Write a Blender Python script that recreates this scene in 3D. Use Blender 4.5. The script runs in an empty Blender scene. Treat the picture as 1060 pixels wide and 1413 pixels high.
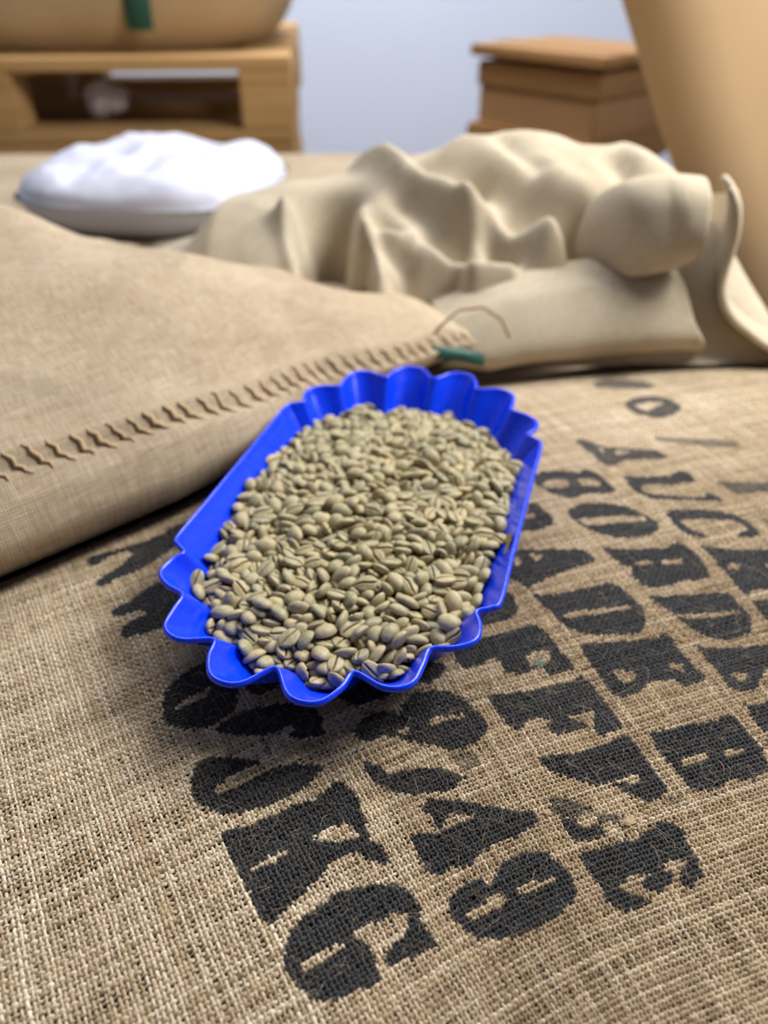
import bpy, bmesh, math, random
import numpy as np
from mathutils import Vector, Matrix, Quaternion, noise
R = math.radians
random.seed(7); rng = np.random.default_rng(7)
sc = bpy.context.scene
COL = sc.collection
CZ = 0.89                      # camera height above the floor; heights below are given relative to it
PITCH = R(36.5)

# ---------------------------------------------------------------- camera
cam = bpy.data.cameras.new('camera'); cam_ob = bpy.data.objects.new('camera', cam); COL.objects.link(cam_ob)
cam_ob.location = (0, 0, CZ); cam_ob.rotation_euler = (math.pi/2 - PITCH, 0, 0)
cam.sensor_fit = 'VERTICAL'; cam.sensor_height = 34.63; cam.lens = 26.0
cam.clip_start = 0.02; cam.clip_end = 30
cam.dof.use_dof = True; cam.dof.focus_distance = 0.298; cam.dof.aperture_fstop = 5.2
sc.camera = cam_ob
# ---------------------------------------------------------------- light and exposure
world = bpy.data.worlds.new('world'); sc.world = world; world.use_nodes = True
bg = world.node_tree.nodes['Background']; bg.inputs[0].default_value = (0.86, 0.92, 1.0, 1); bg.inputs[1].default_value = 0.55
def area(name, loc, aim, size, power, color=(1, 1, 1)):
    l = bpy.data.lights.new(name, 'AREA'); l.shape = 'RECTANGLE'; l.size, l.size_y = size; l.energy = power; l.color = color
    o = bpy.data.objects.new(name, l); COL.objects.link(o); o.location = loc
    o.rotation_euler = (Vector(aim)-Vector(loc)).to_track_quat('-Z', 'Y').to_euler()
    return o
area('window_light', (0.80, 0.72, 1.50), (0.2, 0.5, 0.6), (0.55, 0.55), 24, (1.0, 0.985, 0.96))
area('ceiling_lamp', (-0.1, 1.95, 2.6), (0.1, 2.6, 0.9), (1.6, 0.5), 70, (0.97, 0.98, 1.0))
sc.view_settings.view_transform = 'Standard'; sc.view_settings.look = 'None'
sc.view_settings.gamma = 1; sc.view_settings.use_curve_mapping = False
sc.view_settings.exposure = 0.0

# ---------------------------------------------------------------- helpers
def srgb(r, g, b):
    f = lambda c: (c/255/12.92 if c/255 <= .04045 else ((c/255+.055)/1.055)**2.4)
    return (f(r), f(g), f(b), 1)
class NT:
    def __init__(s, name):
        s.m = bpy.data.materials.new(name); s.m.use_nodes = True; s.t = s.m.node_tree
        s.b = s.t.nodes['Principled BSDF']
    def n(s, typ, **kw):
        x = s.t.nodes.new(typ)
        for k, v in kw.items(): setattr(x, k, v)
        return x
    def put(s, sock, v):
        if hasattr(v, 'is_output') or isinstance(v, bpy.types.NodeSocket): s.t.links.new(v, sock)
        else: sock.default_value = v
    def math(s, op, a, b=None, c=None, clamp=False):
        x = s.n('ShaderNodeMath', operation=op); x.use_clamp = clamp
        for i, v in enumerate((a, b, c)):
            if v is not None: s.put(x.inputs[i], v)
        return x.outputs[0]
    def mix(s, f, a, b, mode='MIX'):
        x = s.n('ShaderNodeMix', data_type='RGBA', blend_type=mode)
        s.put(x.inputs[0], f); s.put(x.inputs[6], a); s.put(x.inputs[7], b)
        return x.outputs[2]
    def noise(s, vec, scale, detail=2, rough=.5, col=False):
        x = s.n('ShaderNodeTexNoise'); 
        if vec is not None: s.put(x.inputs['Vector'], vec)
        x.inputs['Scale'].default_value = scale; x.inputs['Detail'].default_value = detail; x.inputs['Roughness'].default_value = rough
        return x.outputs['Color' if col else 'Fac']
    def attr(s, name, out='Fac'):
        return s.n('ShaderNodeAttribute', attribute_name=name).outputs[out]
    def ramp(s, f, stops):
        x = s.n('ShaderNodeValToRGB'); s.put(x.inputs[0], f)
        e = x.color_ramp.elements
        while len(e) < len(stops): e.new(.5)
        for i, (p, c) in enumerate(stops): e[i].position = p; e[i].color = c
        return x.outputs[0]
    def bump(s, h, strength, dist, normal=None):
        x = s.n('ShaderNodeBump'); s.put(x.inputs['Height'], h); x.inputs['Strength'].default_value = strength; x.inputs['Distance'].default_value = dist
        if normal is not None: s.put(x.inputs['Normal'], normal)
        return x.outputs[0]
    def out(s, col=None, rough=None, normal=None, **kw):
        if col is not None: s.put(s.b.inputs['Base Color'], col)
        if rough is not None: s.put(s.b.inputs['Roughness'], rough)
        if normal is not None: s.put(s.b.inputs['Normal'], normal)
        for k, v in kw.items(): s.put(s.b.inputs[k.replace('_', ' ')], v)
        return s.m

def mesh(name, V, F, smooth=True, uv=None, attrs=None):
    me = bpy.data.meshes.new(name)
    V = np.asarray(V, dtype=np.float32); F = np.asarray(F, dtype=np.int32) if not isinstance(F, list) or len(set(map(len, F))) == 1 else F
    if isinstance(F, np.ndarray):
        k = F.shape[1]
        me.vertices.add(len(V)); me.vertices.foreach_set('co', V.ravel())
        me.loops.add(F.size); me.loops.foreach_set('vertex_index', F.ravel())
        me.polygons.add(len(F)); me.polygons.foreach_set('loop_start', np.arange(0, F.size, k, dtype=np.int32))
        me.update(calc_edges=True)
        li = F.ravel()
    else:
        me.from_pydata([tuple(v) for v in V], [], [tuple(map(int, f)) for f in F])
        li = np.array([i for f in F for i in f])
    if smooth: me.polygons.foreach_set('use_smooth', np.ones(len(me.polygons), dtype=bool))
    if uv is not None:
        l = me.uv_layers.new(name='UVMap'); l.data.foreach_set('uv', np.asarray(uv, dtype=np.float32)[li].ravel())
    for k, a in (attrs or {}).items():
        at = me.attributes.new(k, 'FLOAT', 'POINT'); at.data.foreach_set('value', np.asarray(a, dtype=np.float32))
    me.validate(); me.update()
    return me
def obj(name, me, mat, parent=None, loc=(0, 0, 0), rot=(0, 0, 0), **props):
    o = bpy.data.objects.new(name, me); COL.objects.link(o); o.location = loc; o.rotation_euler = rot
    if mat is not None and not len(me.materials): me.materials.append(mat)
    if parent is not None: o.parent = parent
    for k, v in props.items(): o[k] = v
    return o
def empty(name, loc=(0, 0, 0), rot=(0, 0, 0), **props):
    o = bpy.data.objects.new(name, None); COL.objects.link(o); o.location = loc; o.rotation_euler = rot; o.empty_display_size = .05
    for k, v in props.items(): o[k] = v
    return o
def box_me(name, sx, sy, sz, bev=.002, c=(0, 0, 0), seg=2):
    bm = bmesh.new(); bmesh.ops.create_cube(bm, size=1)
    for v in bm.verts: v.co = Vector((v.co.x*sx+c[0], v.co.y*sy+c[1], v.co.z*sz+c[2]))
    if bev: bmesh.ops.bevel(bm, geom=bm.edges[:], offset=bev, segments=seg, affect='EDGES')
    me = bpy.data.meshes.new(name); bm.to_mesh(me); bm.free(); return me
def grid_faces(n, m, closed=False):
    i, j = np.meshgrid(np.arange(n-1), np.arange(m if closed else m-1), indexing='ij')
    a = i*m+j; b = i*m+(j+1) % m; c = (i+1)*m+(j+1) % m; d = (i+1)*m+j
    return np.stack([a, b, c, d], -1).reshape(-1, 4)
def tube(pts, rad, seg=6, cap=True):
    """a tube of one radius (or a list) along points: vertices, faces"""
    P = np.array(pts, float); n = len(P); rad = np.broadcast_to(rad, n)
    T = np.gradient(P, axis=0); T /= np.linalg.norm(T, axis=1)[:, None]+1e-12
    N = np.cross(T, [0, 0, 1.0]); bad = np.linalg.norm(N, axis=1) < 1e-3; N[bad] = np.cross(T[bad], [0, 1.0, 0]); N /= np.linalg.norm(N, axis=1)[:, None]
    B = np.cross(T, N); a = np.arange(seg)*2*math.pi/seg
    V = P[:, None]+(N[:, None]*np.cos(a)[None, :, None]+B[:, None]*np.sin(a)[None, :, None])*rad[:, None, None]
    V = V.reshape(-1, 3); F = [tuple(f) for f in grid_faces(n, seg, True)]
    if cap: F += [tuple(range(seg))[::-1], tuple(range((n-1)*seg, n*seg))]
    return V, F
def vnoise(P, scale, seed=0.0):
    return np.array([noise.noise(Vector((p[0]*scale+seed, p[1]*scale-seed, p[2]*scale+seed*.7))) for p in P])
def fbm(x, y, seed, octaves=4, base=1.0):
    """cheap smooth 2-D value noise, vectorised"""
    r = np.random.default_rng(seed); g = r.random((64, 64)); out = np.zeros_like(x, dtype=float); amp = .5; f = base
    for _ in range(octaves):
        u = x*f; v = y*f; i = np.floor(u).astype(int); j = np.floor(v).astype(int); a = u-i; b = v-j
        a = a*a*(3-2*a); b = b*b*(3-2*b)
        q = lambda di, dj: g[(i+di) % 64, (j+dj) % 64]
        out += amp*((q(0, 0)*(1-a)+q(1, 0)*a)*(1-b)+(q(0, 1)*(1-a)+q(1, 1)*a)*b-.5)*2
        amp *= .5; f *= 2.03
    return out

# ---------------------------------------------------------------- materials
def burlap(name, light, dark, gap, pitch=.0014, bump=.8, stain=.5):
    """woven jute: one yarn over, one under, from the UV map in metres"""
    k = NT(name); uvn = k.n('ShaderNodeUVMap').outputs[0]
    wob = k.n('ShaderNodeVectorMath', operation='MULTIPLY_ADD'); k.put(wob.inputs[0], k.noise(uvn, 160, 3, .6, True)); wob.inputs[1].default_value = (.0011, .0011, 0); k.put(wob.inputs[2], uvn)
    sp = k.n('ShaderNodeSeparateXYZ'); k.put(sp.inputs[0], wob.outputs[0])
    u = k.math('MULTIPLY', sp.outputs[0], math.pi/pitch); v = k.math('MULTIPLY', sp.outputs[1], math.pi/pitch)
    su, sv = k.math('SINE', u), k.math('SINE', v); cc = k.math('MULTIPLY', k.math('COSINE', u), k.math('COSINE', v))
    ha = k.math('MULTIPLY', k.math('ABSOLUTE', su), k.math('MULTIPLY_ADD', cc, .4, .6))
    hb = k.math('MULTIPLY', k.math('ABSOLUTE', sv), k.math('MULTIPLY_ADD', cc, -.4, .6))
    h = k.math('MAXIMUM', ha, hb)
    m = k.math('SMOOTH_MIN', h, .75, .2)
    streak = k.n('ShaderNodeMapping'); k.put(streak.inputs[0], uvn); streak.inputs['Scale'].default_value = (700, 60, 1)
    st2 = k.n('ShaderNodeMapping'); k.put(st2.inputs[0], uvn); st2.inputs['Scale'].default_value = (60, 700, 1)
    ns = k.math('MULTIPLY_ADD', k.noise(streak.outputs[0], 1, 2), .5, k.math('MULTIPLY', k.noise(st2.outputs[0], 1, 2), .5))
    big = k.noise(uvn, 9, 5, .65)
    f1 = k.math('ADD', k.math('MULTIPLY', k.math('SUBTRACT', ns, .5), 2.4), k.math('MULTIPLY_ADD', k.math('SUBTRACT', big, .5), 3.2*stain, .55), clamp=True)
    col = k.mix(f1, dark, light)
    col = k.mix(k.math('MULTIPLY_ADD', m, 2.2, -.35, clamp=True), gap, col)  # gap tone puts the darkness between threads into the colour
    nrm = k.bump(k.math('ADD', h, k.math('MULTIPLY', ns, .35)), bump, .0005)
    k.out(col, .88, nrm); k.b.inputs['Specular IOR Level'].default_value = .15
    return k.m
LT, DK, GP = srgb(214, 194, 160), srgb(158, 130, 92), srgb(72, 54, 36)
M = {}
M['burlap'] = burlap('burlap', srgb(120, 98, 70), srgb(86, 66, 44), srgb(40, 28, 18))  # darkened colour stands in for interior shadow beneath the open yarns
M['burlap_left'] = burlap('burlap_left', srgb(208, 190, 162), srgb(156, 134, 106), srgb(104, 84, 64), pitch=.0017, stain=.45)
M['burlap_pale'] = burlap('burlap_pale', srgb(212, 200, 178), srgb(180, 164, 136), srgb(136, 118, 92), pitch=.0017, stain=.4)
def yarn_mat():
    k = NT('jute_yarn'); uvn = k.n('ShaderNodeUVMap').outputs[0]
    mp = k.n('ShaderNodeMapping'); k.put(mp.inputs[0], uvn); mp.inputs['Scale'].default_value = (420, 6, 1)
    n1 = k.noise(mp.outputs[0], 1, 3, .6)
    tint = k.attr('tint'); ink = k.attr('ink')
    f = k.math('ADD', k.math('MULTIPLY_ADD', k.math('SUBTRACT', n1, .5), 1.5, .5), k.math('MULTIPLY', tint, .55), clamp=True)
    col = k.ramp(f, [(0, srgb(112, 90, 62)), (.45, srgb(178, 154, 120)), (1, srgb(236, 222, 196))])
    inkf = k.math('MULTIPLY', ink, k.math('MULTIPLY_ADD', n1, -1.0, 1.62, clamp=True), clamp=True)
    inkc = k.mix(n1, srgb(12, 12, 13), srgb(56, 55, 57))
    col = k.mix(inkf, col, inkc)
    k.out(col, k.math('MULTIPLY_ADD', ink, -.25, .8), k.bump(n1, .9, .00035)); k.b.inputs['Specular IOR Level'].default_value = .3
    k.b.inputs['Sheen Weight'].default_value = .2; k.b.inputs['Sheen Roughness'].default_value = .45; k.b.inputs['Sheen Tint'].default_value = (1, .97, .92, 1)
    return k.m
M['yarn'] = yarn_mat()
k = NT('jute_fibre'); M['fibre'] = k.out(k.mix(k.attr('tint'), srgb(150, 124, 86), srgb(232, 214, 180)), .6)
k = NT('tray_plastic'); nz = k.noise(None, 60, 2); tcn = k.n('ShaderNodeTexCoord').outputs['Object']
M['tray'] = k.out((.0, .042, .86, 1), k.math('MULTIPLY_ADD', k.noise(tcn, 180, 3), .2, .16), k.bump(k.noise(tcn, 90, 2), .12, .0006)); k.b.inputs['Specular IOR Level'].default_value = .55
k.b.inputs['Subsurface Weight'].default_value = .05; k.b.inputs['Subsurface Radius'].default_value = (.1, .3, 1); k.b.inputs['Subsurface Scale'].default_value = .004
def bean_mat():
    k = NT('green_coffee_bean'); oi = k.n('ShaderNodeObjectInfo').outputs['Random']
    r = k.math('FRACT', k.math('ADD', oi, k.attr('rnd')))
    tc = k.n('ShaderNodeTexCoord').outputs['Object']
    base = k.ramp(r, [(0, srgb(128, 122, 90)), (.25, srgb(158, 150, 114)), (.5, srgb(144, 140, 106)), (.75, srgb(176, 162, 120)), (1, srgb(138, 136, 108))])
    r2 = k.math('FRACT', k.math('MULTIPLY', r, 17.3))
    base = k.mix(k.math('MULTIPLY', r2, .4), base, srgb(184, 158, 112))
    off = k.n('ShaderNodeVectorMath', operation='ADD'); k.put(off.inputs[0], tc); k.put(off.inputs[1], r)
    n = k.noise(off.outputs[0], 420, 4, .6)
    base = k.mix(k.math('MULTIPLY_ADD', n, 2.0, -.85, clamp=True), base, srgb(202, 188, 148))
    n2 = k.noise(off.outputs[0], 1300, 2, .5)
    base = k.mix(k.math('MULTIPLY_ADD', n2, 1.2, -.55, clamp=True), base, srgb(120, 106, 70))
    base = k.mix(k.math('MULTIPLY', k.attr('groove'), .85), base, srgb(98, 70, 38))
    k.out(base, .48, k.bump(k.math('ADD', n, n2), .35, .0003)); k.b.inputs['Specular IOR Level'].default_value = .35
    return k.m
M['bean'] = bean_mat()
def wood(name, a, b, sc_=(3, 40, 40)):
    k = NT(name); tc = k.n('ShaderNodeTexCoord').outputs['Object']; mp = k.n('ShaderNodeMapping'); k.put(mp.inputs[0], tc); mp.inputs['Scale'].default_value = sc_
    n = k.noise(mp.outputs[0], 1.5, 5, .6)
    return k.out(k.mix(n, a, b), .75, k.bump(n, .3, .002))
M['pine'] = wood('pallet_pine', srgb(158, 118, 66), srgb(206, 168, 112))
M['pine_dark'] = wood('pallet_pine_worn', srgb(128, 88, 46), srgb(190, 146, 90))
def plain(name, c, rough=.7, spec=.3, n=None, amp=.0, sc_=8):
    k = NT(name)
    if n is not None:
        tc = k.n('ShaderNodeTexCoord').outputs['Object']; f = k.noise(tc, sc_, 4, .6); k.out(k.mix(f, c, n), rough, k.bump(f, .3, .004) if amp else None)
    else: k.out(c, rough)
    k.b.inputs['Specular IOR Level'].default_value = spec
    return k.m
M['wall'] = plain('wall_paint', srgb(222, 230, 246), .9, .2, srgb(214, 222, 240), 0, 2)
M['floor'] = plain('concrete', srgb(140, 136, 130), .8, .3, srgb(118, 114, 108), 1, 5)
M['card'] = plain('kraft_cardboard', srgb(200, 172, 132), .85, .2, srgb(182, 148, 110), 0, 3)
M['card2'] = plain('brown_cardboard', srgb(176, 136, 94), .85, .2, srgb(190, 152, 110), 0, 5)
M['poly'] = plain('white_film', srgb(212, 212, 222), .4, .4, srgb(192, 194, 210), 1, 14)
M['sackcloth_far'] = plain('far_jute', srgb(194, 170, 132), .9, .15, srgb(160, 132, 96), 0, 6)
M['green'] = plain('green_strap', srgb(30, 84, 72), .5, .4)
M['label'] = plain('grey_label', srgb(150, 146, 142), .7, .3)
M['twine'] = plain('twine', srgb(150, 116, 78), .8, .2)
M['thread'] = plain('stitch_twine', srgb(196, 172, 138), .85, .2, srgb(160, 134, 100), 1, 300)
M['lint'] = plain('grey_green_lint', srgb(104, 116, 104), .9, .1)
M['stain'] = plain('yellow_smear', srgb(132, 112, 38), .45, .4)

# ---------------------------------------------------------------- the room
def setting(name, me, mat, **kw): return obj(name, me, mat, kind='structure', **kw)
setting('floor', box_me('floor', 6.4, 6.4, .1, 0, (0, 1.0, -.05)), M['floor'])
setting('wall_back', box_me('wall_back', 6.4, .1, 2.9, 0, (0, 3.05, 1.45)), M['wall'])
setting('wall_right', box_me('wall_right', .1, 6.4, 2.9, 0, (2.9, 1.0, 1.45)), M['wall'])
setting('wall_front', box_me('wall_front', 6.4, .1, 2.9, 0, (0, -1.9, 1.45)), M['floor'])
setting('ceiling', box_me('ceiling', 6.4, 6.4, .1, 0, (0, 1.0, 2.95)), M['wall'])
setting('wall_left', box_me('wall_left', .1, 6.4, 2.9, 0, (-2.6, 1.0, 1.45)), M['wall'])

# ---------------------------------------------------------------- the printed sack in front
SC = np.array([.12, .20]); RS = np.array([.32, -.947]); RS /= np.linalg.norm(RS); RT = np.array([-RS[1], RS[0]])
ZT, SA, SB, SH = -.272, .44, .58, .11
def st2xy(s, t): return SC[0]+s*RS[0]+t*RT[0], SC[1]+s*RS[1]+t*RT[1]
def stz(s, t):
    F = np.maximum(0, 1-np.abs(s/SA)**4-np.abs(t/SB)**4)
    return ZT-SH+SH*F**.4
def stP(s, t):
    x, y = st2xy(s, t); return np.stack([x, y, stz(s, t)+CZ], -1)
def dimple(s, t): return .0012*fbm(s*9+3, t*9+5, 3, 3)
TEXT = [[10,-214,-230,-215,-227,-216,-213,-218,-198,-222,-189,-229,-178,-228,-167,-211,-170,-208,-181,-200,-191,-193,-201,-189,-214,-185,-222,-187,-225,-192,-225,-195,-221,-199,-213,-208,-205,-214,-207,-212,-213,-210,-219,-206,-223,-205,-226,-207,-229],
[10,-163,-219,-165,-217,-167,-210,-173,-203,-178,-194,-179,-187,-170,-179,-152,-181,-145,-187,-143,-192,-141,-201,-141,-208,-141,-213,-144,-215,-149,-214,-152,-210,-154,-203,-157,-201,-159,-205,-158,-209,-157,-215,-158,-217],
[10,-114,-172,-112,-179,-108,-189,-104,-195,-97,-199,-87,-200,-80,-198,-76,-191,-74,-182,-76,-176,-80,-169,-88,-166,-96,-166,-108,-162],
[0,-97,-177,-95,-181,-93,-190,-89,-196,-88,-195,-89,-187,-91,-180],
[10,-100,-163,-96,-164,-87,-162,-84,-157,-86,-150,-89,-145,-96,-142],
[10,-72,-179,-76,-173,-78,-164,-77,-152,-74,-142,-69,-136,-62,-134,-53,-136,-54,-143,-57,-149,-59,-150,-62,-146,-63,-150,-61,-154,-62,-162,-66,-171,-69,-177],
[10,-58,-189,-58,-183,-55,-175,-51,-166,-48,-164,-48,-168,-46,-177,-43,-183,-42,-185,-40,-183,-40,-178,-42,-169,-44,-159,-44,-151,-40,-142,-38,-140,-34,-145,-30,-154,-28,-166,-28,-176,-31,-184,-36,-190,-43,-193,-51,-192],
[5,-61,-161,-60,-158,-51,-159,-51,-162],
[10,-23,-185,-24,-182,-22,-173,-25,-159,-25,-148,-28,-140,-31,-138,-29,-134,-23,-132,-17,-131,-10,-131,-4,-132,3,-129,7,-127,10,-130,5,-135,1,-140,1,-146,4,-151,8,-157,12,-164,17,-174,13,-177,8,-178,-2,-180,-11,-183],
[0,-9,-153,-11,-148,-11,-140,-8,-135,-5,-135,-4,-141,-6,-147],
[0,-4,-177,-6,-175,-7,-170,-8,-163,-7,-162,-4,-169],
[10,26,-171,22,-169,17,-161,14,-151,14,-139,17,-130,21,-125,28,-123,34,-124,40,-122,42,-122,43,-131,43,-139,41,-141,38,-139,34,-130,29,-128,27,-130,27,-137,28,-145,30,-150,31,-147,34,-144,45,-143,47,-145,46,-154,47,-160,44,-166,38,-170,33,-172,30,-172],
[0,34,-168,32,-165,31,-159,30,-151,32,-151,33,-154,34,-161,35,-167],
[10,-76,-127,-66,-121,-64,-116,-64,-108,-66,-100,-79,-99,-84,-116],
[10,-70,-89,-77,-86,-79,-80,-76,-73,-72,-72,-68,-77,-66,-83,-67,-87],
[10,-52,-123,-56,-119,-59,-113,-58,-107,-55,-103,-53,-102,-58,-100,-62,-94,-62,-85,-59,-77,-53,-72,-45,-69,-37,-67,-33,-69,-29,-76,-28,-82,-30,-89,-34,-93,-36,-99,-40,-104,-44,-106,-45,-113,-43,-119,-47,-123],
[0,-45,-91,-47,-89,-46,-83,-45,-75,-43,-75,-43,-81,-43,-87,-43,-91],
[0,-45,-105,-47,-101,-45,-100,-43,-103],
[10,-33,-125,-36,-123,-32,-119,-26,-116,-27,-110,-25,-102,-23,-95,-18,-90,-15,-86,-14,-89,-12,-96,-13,-103,-14,-109,-17,-115,-21,-120,-25,-123],
[5,-27,-90,-28,-86,-24,-78,-19,-79,-17,-86,-20,-87],
[10,2,-117,1,-114,4,-105,2,-95,2,-89,-3,-99,0,-101,3,-106,-2,-107,-8,-108,-11,-105,-10,-101,-5,-91,0,-83,5,-74,8,-68,12,-68,13,-72,15,-81,15,-88,16,-95,19,-99,20,-102,17,-107,19,-110,20,-113,17,-116,8,-117],
[10,30,-113,27,-110,24,-104,25,-98,29,-96,24,-92,22,-87,21,-79,23,-72,29,-69,34,-67,38,-67,43,-71,46,-79,48,-88,48,-96,46,-103,43,-108,39,-112,35,-114],
[0,36,-109,34,-107,34,-101,31,-96,35,-93,37,-94,37,-102,38,-107],
[0,33,-87,33,-82,33,-73,34,-73,35,-78,36,-85,35,-88],
[10,-116,-49,-112,-23,-108,-20,-100,-21,-95,-24,-91,-31,-91,-41,-92,-50,-100,-56],
[10,-82,-64,-86,-51,-84,-42,-84,-31,-86,-21,-84,-18,-71,-16,-52,-15,-52,-29,-58,-29,-61,-24,-67,-20,-68,-27,-66,-33,-61,-34,-58,-33,-57,-42,-61,-48,-67,-46,-70,-50,-69,-59,-68,-64,-74,-67],
[10,-51,-61,-50,-56,-48,-46,-47,-33,-46,-22,-48,-14,-41,-13,-31,-12,-17,-12,-15,-24,-18,-25,-24,-23,-28,-19,-29,-23,-28,-27,-30,-33,-22,-26,-21,-28,-21,-36,-23,-43,-27,-44,-30,-40,-33,-47,-31,-53,-29,-56,-32,-59,-41,-61],
[10,-15,-55,-14,-50,-11,-36,-11,-23,-13,-13,-7,-12,5,-13,15,-12,17,-15,18,-23,13,-28,6,-32,9,-23,7,-19,5,-22,5,-29,5,-39,1,-43,-4,-49,-7,-54],
[8,4,-60,5,-56,8,-51,14,-45,14,-54,13,-59,10,-61],
[10,13,-60,15,-54,20,-53,20,-47,24,-45,26,-50,24,-56,22,-60],
[8,18,-47,16,-42,21,-35,21,-41,20,-46],
[5,18,-16,20,-10,23,-12,22,-16],
[10,28,-60,29,-53,30,-39,29,-31,27,-23,30,-18,34,-18,44,-20,50,-21,52,-31,49,-31,43,-24,41,-29,43,-35,47,-30,49,-34,50,-41,47,-45,44,-43,43,-39,42,-47,43,-54,48,-50,51,-45,53,-49,52,-57,47,-60,42,-59,36,-60],
[10,-156,3,-157,10,-180,27,-176,31,-160,32,-155,30,-153,19],
[0,-169,18,-170,25,-165,23,-165,18],
[10,-140,-15,-141,-3,-137,12,-129,35,-118,36,-117,22,-114,7,-111,-7,-109,-10,-118,-14,-122,-20],
[0,-134,-6,-134,-3,-129,-5,-128,-10],
[0,-135,3,-132,11,-128,4],
[10,-106,-11,-102,-5,-101,9,-100,23,-100,34,-92,37,-81,38,-74,37,-67,33,-63,26,-65,17,-69,5,-73,-2,-81,-6,-91,-8],
[0,-87,-3,-86,7,-82,34,-79,33,-82,13,-83,-1],
[10,-65,-6,-64,3,-61,16,-57,32,-59,38,-55,40,-46,38,-38,39,-27,39,-27,26,-30,25,-32,25,-35,14,-31,7,-31,-3,-32,-7,-39,-7,-50,-7],
[0,-40,26,-41,29,-39,34,-34,31,-37,29],
[0,-46,1,-43,9,-37,8,-37,3,-42,0],
[10,-10,-4,-10,0,-9,14,-6,27,-8,33,-5,37,3,36,11,37,18,34,21,31,23,24,21,16,19,14,21,10,21,2,18,-4,11,-4,1,-5],
[0,6,0,5,4,6,13,8,12,9,7,9,0],
[0,8,20,8,23,10,29,11,27,11,20],
[10,-207,41,-208,50,-205,65,-200,73,-202,79,-196,83,-181,83,-172,83,-172,76,-176,66,-175,53,-182,45,-194,40],
[0,-195,44,-198,50,-194,61,-187,58,-187,53,-190,44],
[0,-193,67,-190,77,-184,79,-181,77,-185,67],
[10,-161,42,-166,47,-168,56,-164,69,-157,79,-147,85,-137,88,-131,85,-128,77,-128,67,-132,58,-140,49,-149,44],
[0,-155,46,-153,55,-151,66,-145,84,-141,83,-144,66,-148,48,-152,46],
[10,-128,44,-120,60,-115,80,-118,87,-109,91,-94,89,-86,86,-86,78,-88,74,-89,70,-88,66,-87,62,-88,54,-92,48,-101,47,-107,51,-111,47],
[0,-110,53,-109,63,-107,65,-106,58],
[0,-106,68,-104,81,-101,79,-102,70],
[10,-85,47,-81,56,-77,72,-75,82,-74,87,-66,87,-57,86,-50,83,-46,78,-44,69,-45,62,-50,56,-55,53,-66,51,-75,48],
[0,-68,52,-65,63,-60,83,-58,83,-60,68,-64,54],
[10,-49,48,-45,49,-43,54,-40,63,-38,74,-36,81,-33,90,-20,86,-23,73,-23,68,-19,61,-17,59,-15,55,-17,47,-19,45,-29,47,-35,46],
[0,-27,51,-26,56,-24,59,-21,54,-22,52],
[10,-11,45,-8,49,-8,57,-4,68,11,61,5,46,4,42,-2,44],
[10,9,41,7,44,10,52,17,46,12,40],
[9,-240,93,-238,98,-226,104,-215,120,-208,135,-198,139,-196,131,-200,122,-203,109,-199,98,-202,93,-210,92,-217,93,-225,92],
[0,-222,102,-223,105,-218,104,-215,99],
[0,-217,110,-212,118,-210,114,-212,108],
[10,-187,96,-182,106,-177,125,-180,135,-177,138,-166,137,-167,122,-173,104,-170,98,-165,99,-160,106,-153,121,-149,131,-153,134,-151,137,-142,139,-146,129,-154,108,-159,98,-166,94,-175,94],
[10,-143,98,-144,105,-140,120,-134,130,-127,137,-118,139,-107,137,-107,129,-111,123,-113,126,-114,133,-120,134,-126,128,-131,113,-134,103,-131,100,-123,103,-115,109,-115,105,-120,98,-128,95,-136,96],
[10,-111,97,-106,104,-100,115,-95,132,-90,147,-64,134,-68,112,-70,99,-67,95,-71,94,-86,96,-102,97],
[0,-92,101,-90,108,-87,106,-88,99],
[0,-85,122,-84,126,-81,123,-82,120],
[10,-65,95,-62,103,-58,117,-42,108,-47,92,-55,92],
[8,-162,149,-158,155,-151,180,-146,203,-135,193,-142,172,-146,151,-153,149],
[6,-225,146,-219,156,-199,196,-191,190,-200,170,-213,151,-217,143],
[6,-121,149,-118,152,-113,162,-103,153,-108,147,-115,147],
[8,-330,162,-334,176,-326,191,-315,201,-304,204,-297,194,-305,180,-311,168,-317,160],
[5,-345,170,-352,199,-332,202,-330,187,-335,174],
[9,-278,157,-287,172,-284,188,-273,196,-256,193,-248,180,-247,166,-252,161,-261,155],
[0,-273,164,-275,178,-269,187,-264,173,-260,166,-268,164]]
GR = .0005; S0, T0 = -.42, -.50; NS, NTT = 1500, 1760
INK = np.zeros((NS, NTT), dtype=np.float32)
def raster():
    for row in TEXT:
        w = row[0]/10; q = np.array(row[1:], float).reshape(-1, 2)/1000
        # soften the corners once (Chaikin) so that the stencil edges are not faceted
        q = np.stack([q*.9+np.roll(q, -1, 0)*.1, q*.1+np.roll(q, -1, 0)*.9], 1).reshape(-1, 2)
        lo = np.floor((q.min(0)-[S0, T0])/GR).astype(int)-1; hi = np.ceil((q.max(0)-[S0, T0])/GR).astype(int)+2
        lo = np.maximum(lo, 0); hi = np.minimum(hi, [NS, NTT])
        if (hi <= lo).any(): continue
        gs = S0+np.arange(lo[0], hi[0])*GR; gt = T0+np.arange(lo[1], hi[1])*GR
        X, Y = np.meshgrid(gs, gt, indexing='ij'); ins = np.zeros(X.shape, bool)
        for a, b in zip(q, np.roll(q, -1, 0)):
            if a[1] == b[1]: continue
            c = ((a[1] > Y) != (b[1] > Y)) & (X < (b[0]-a[0])*(Y-a[1])/(b[1]-a[1])+a[0])
            ins ^= c
        sub = INK[lo[0]:hi[0], lo[1]:hi[1]]; sub[ins] = w
raster()
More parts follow.
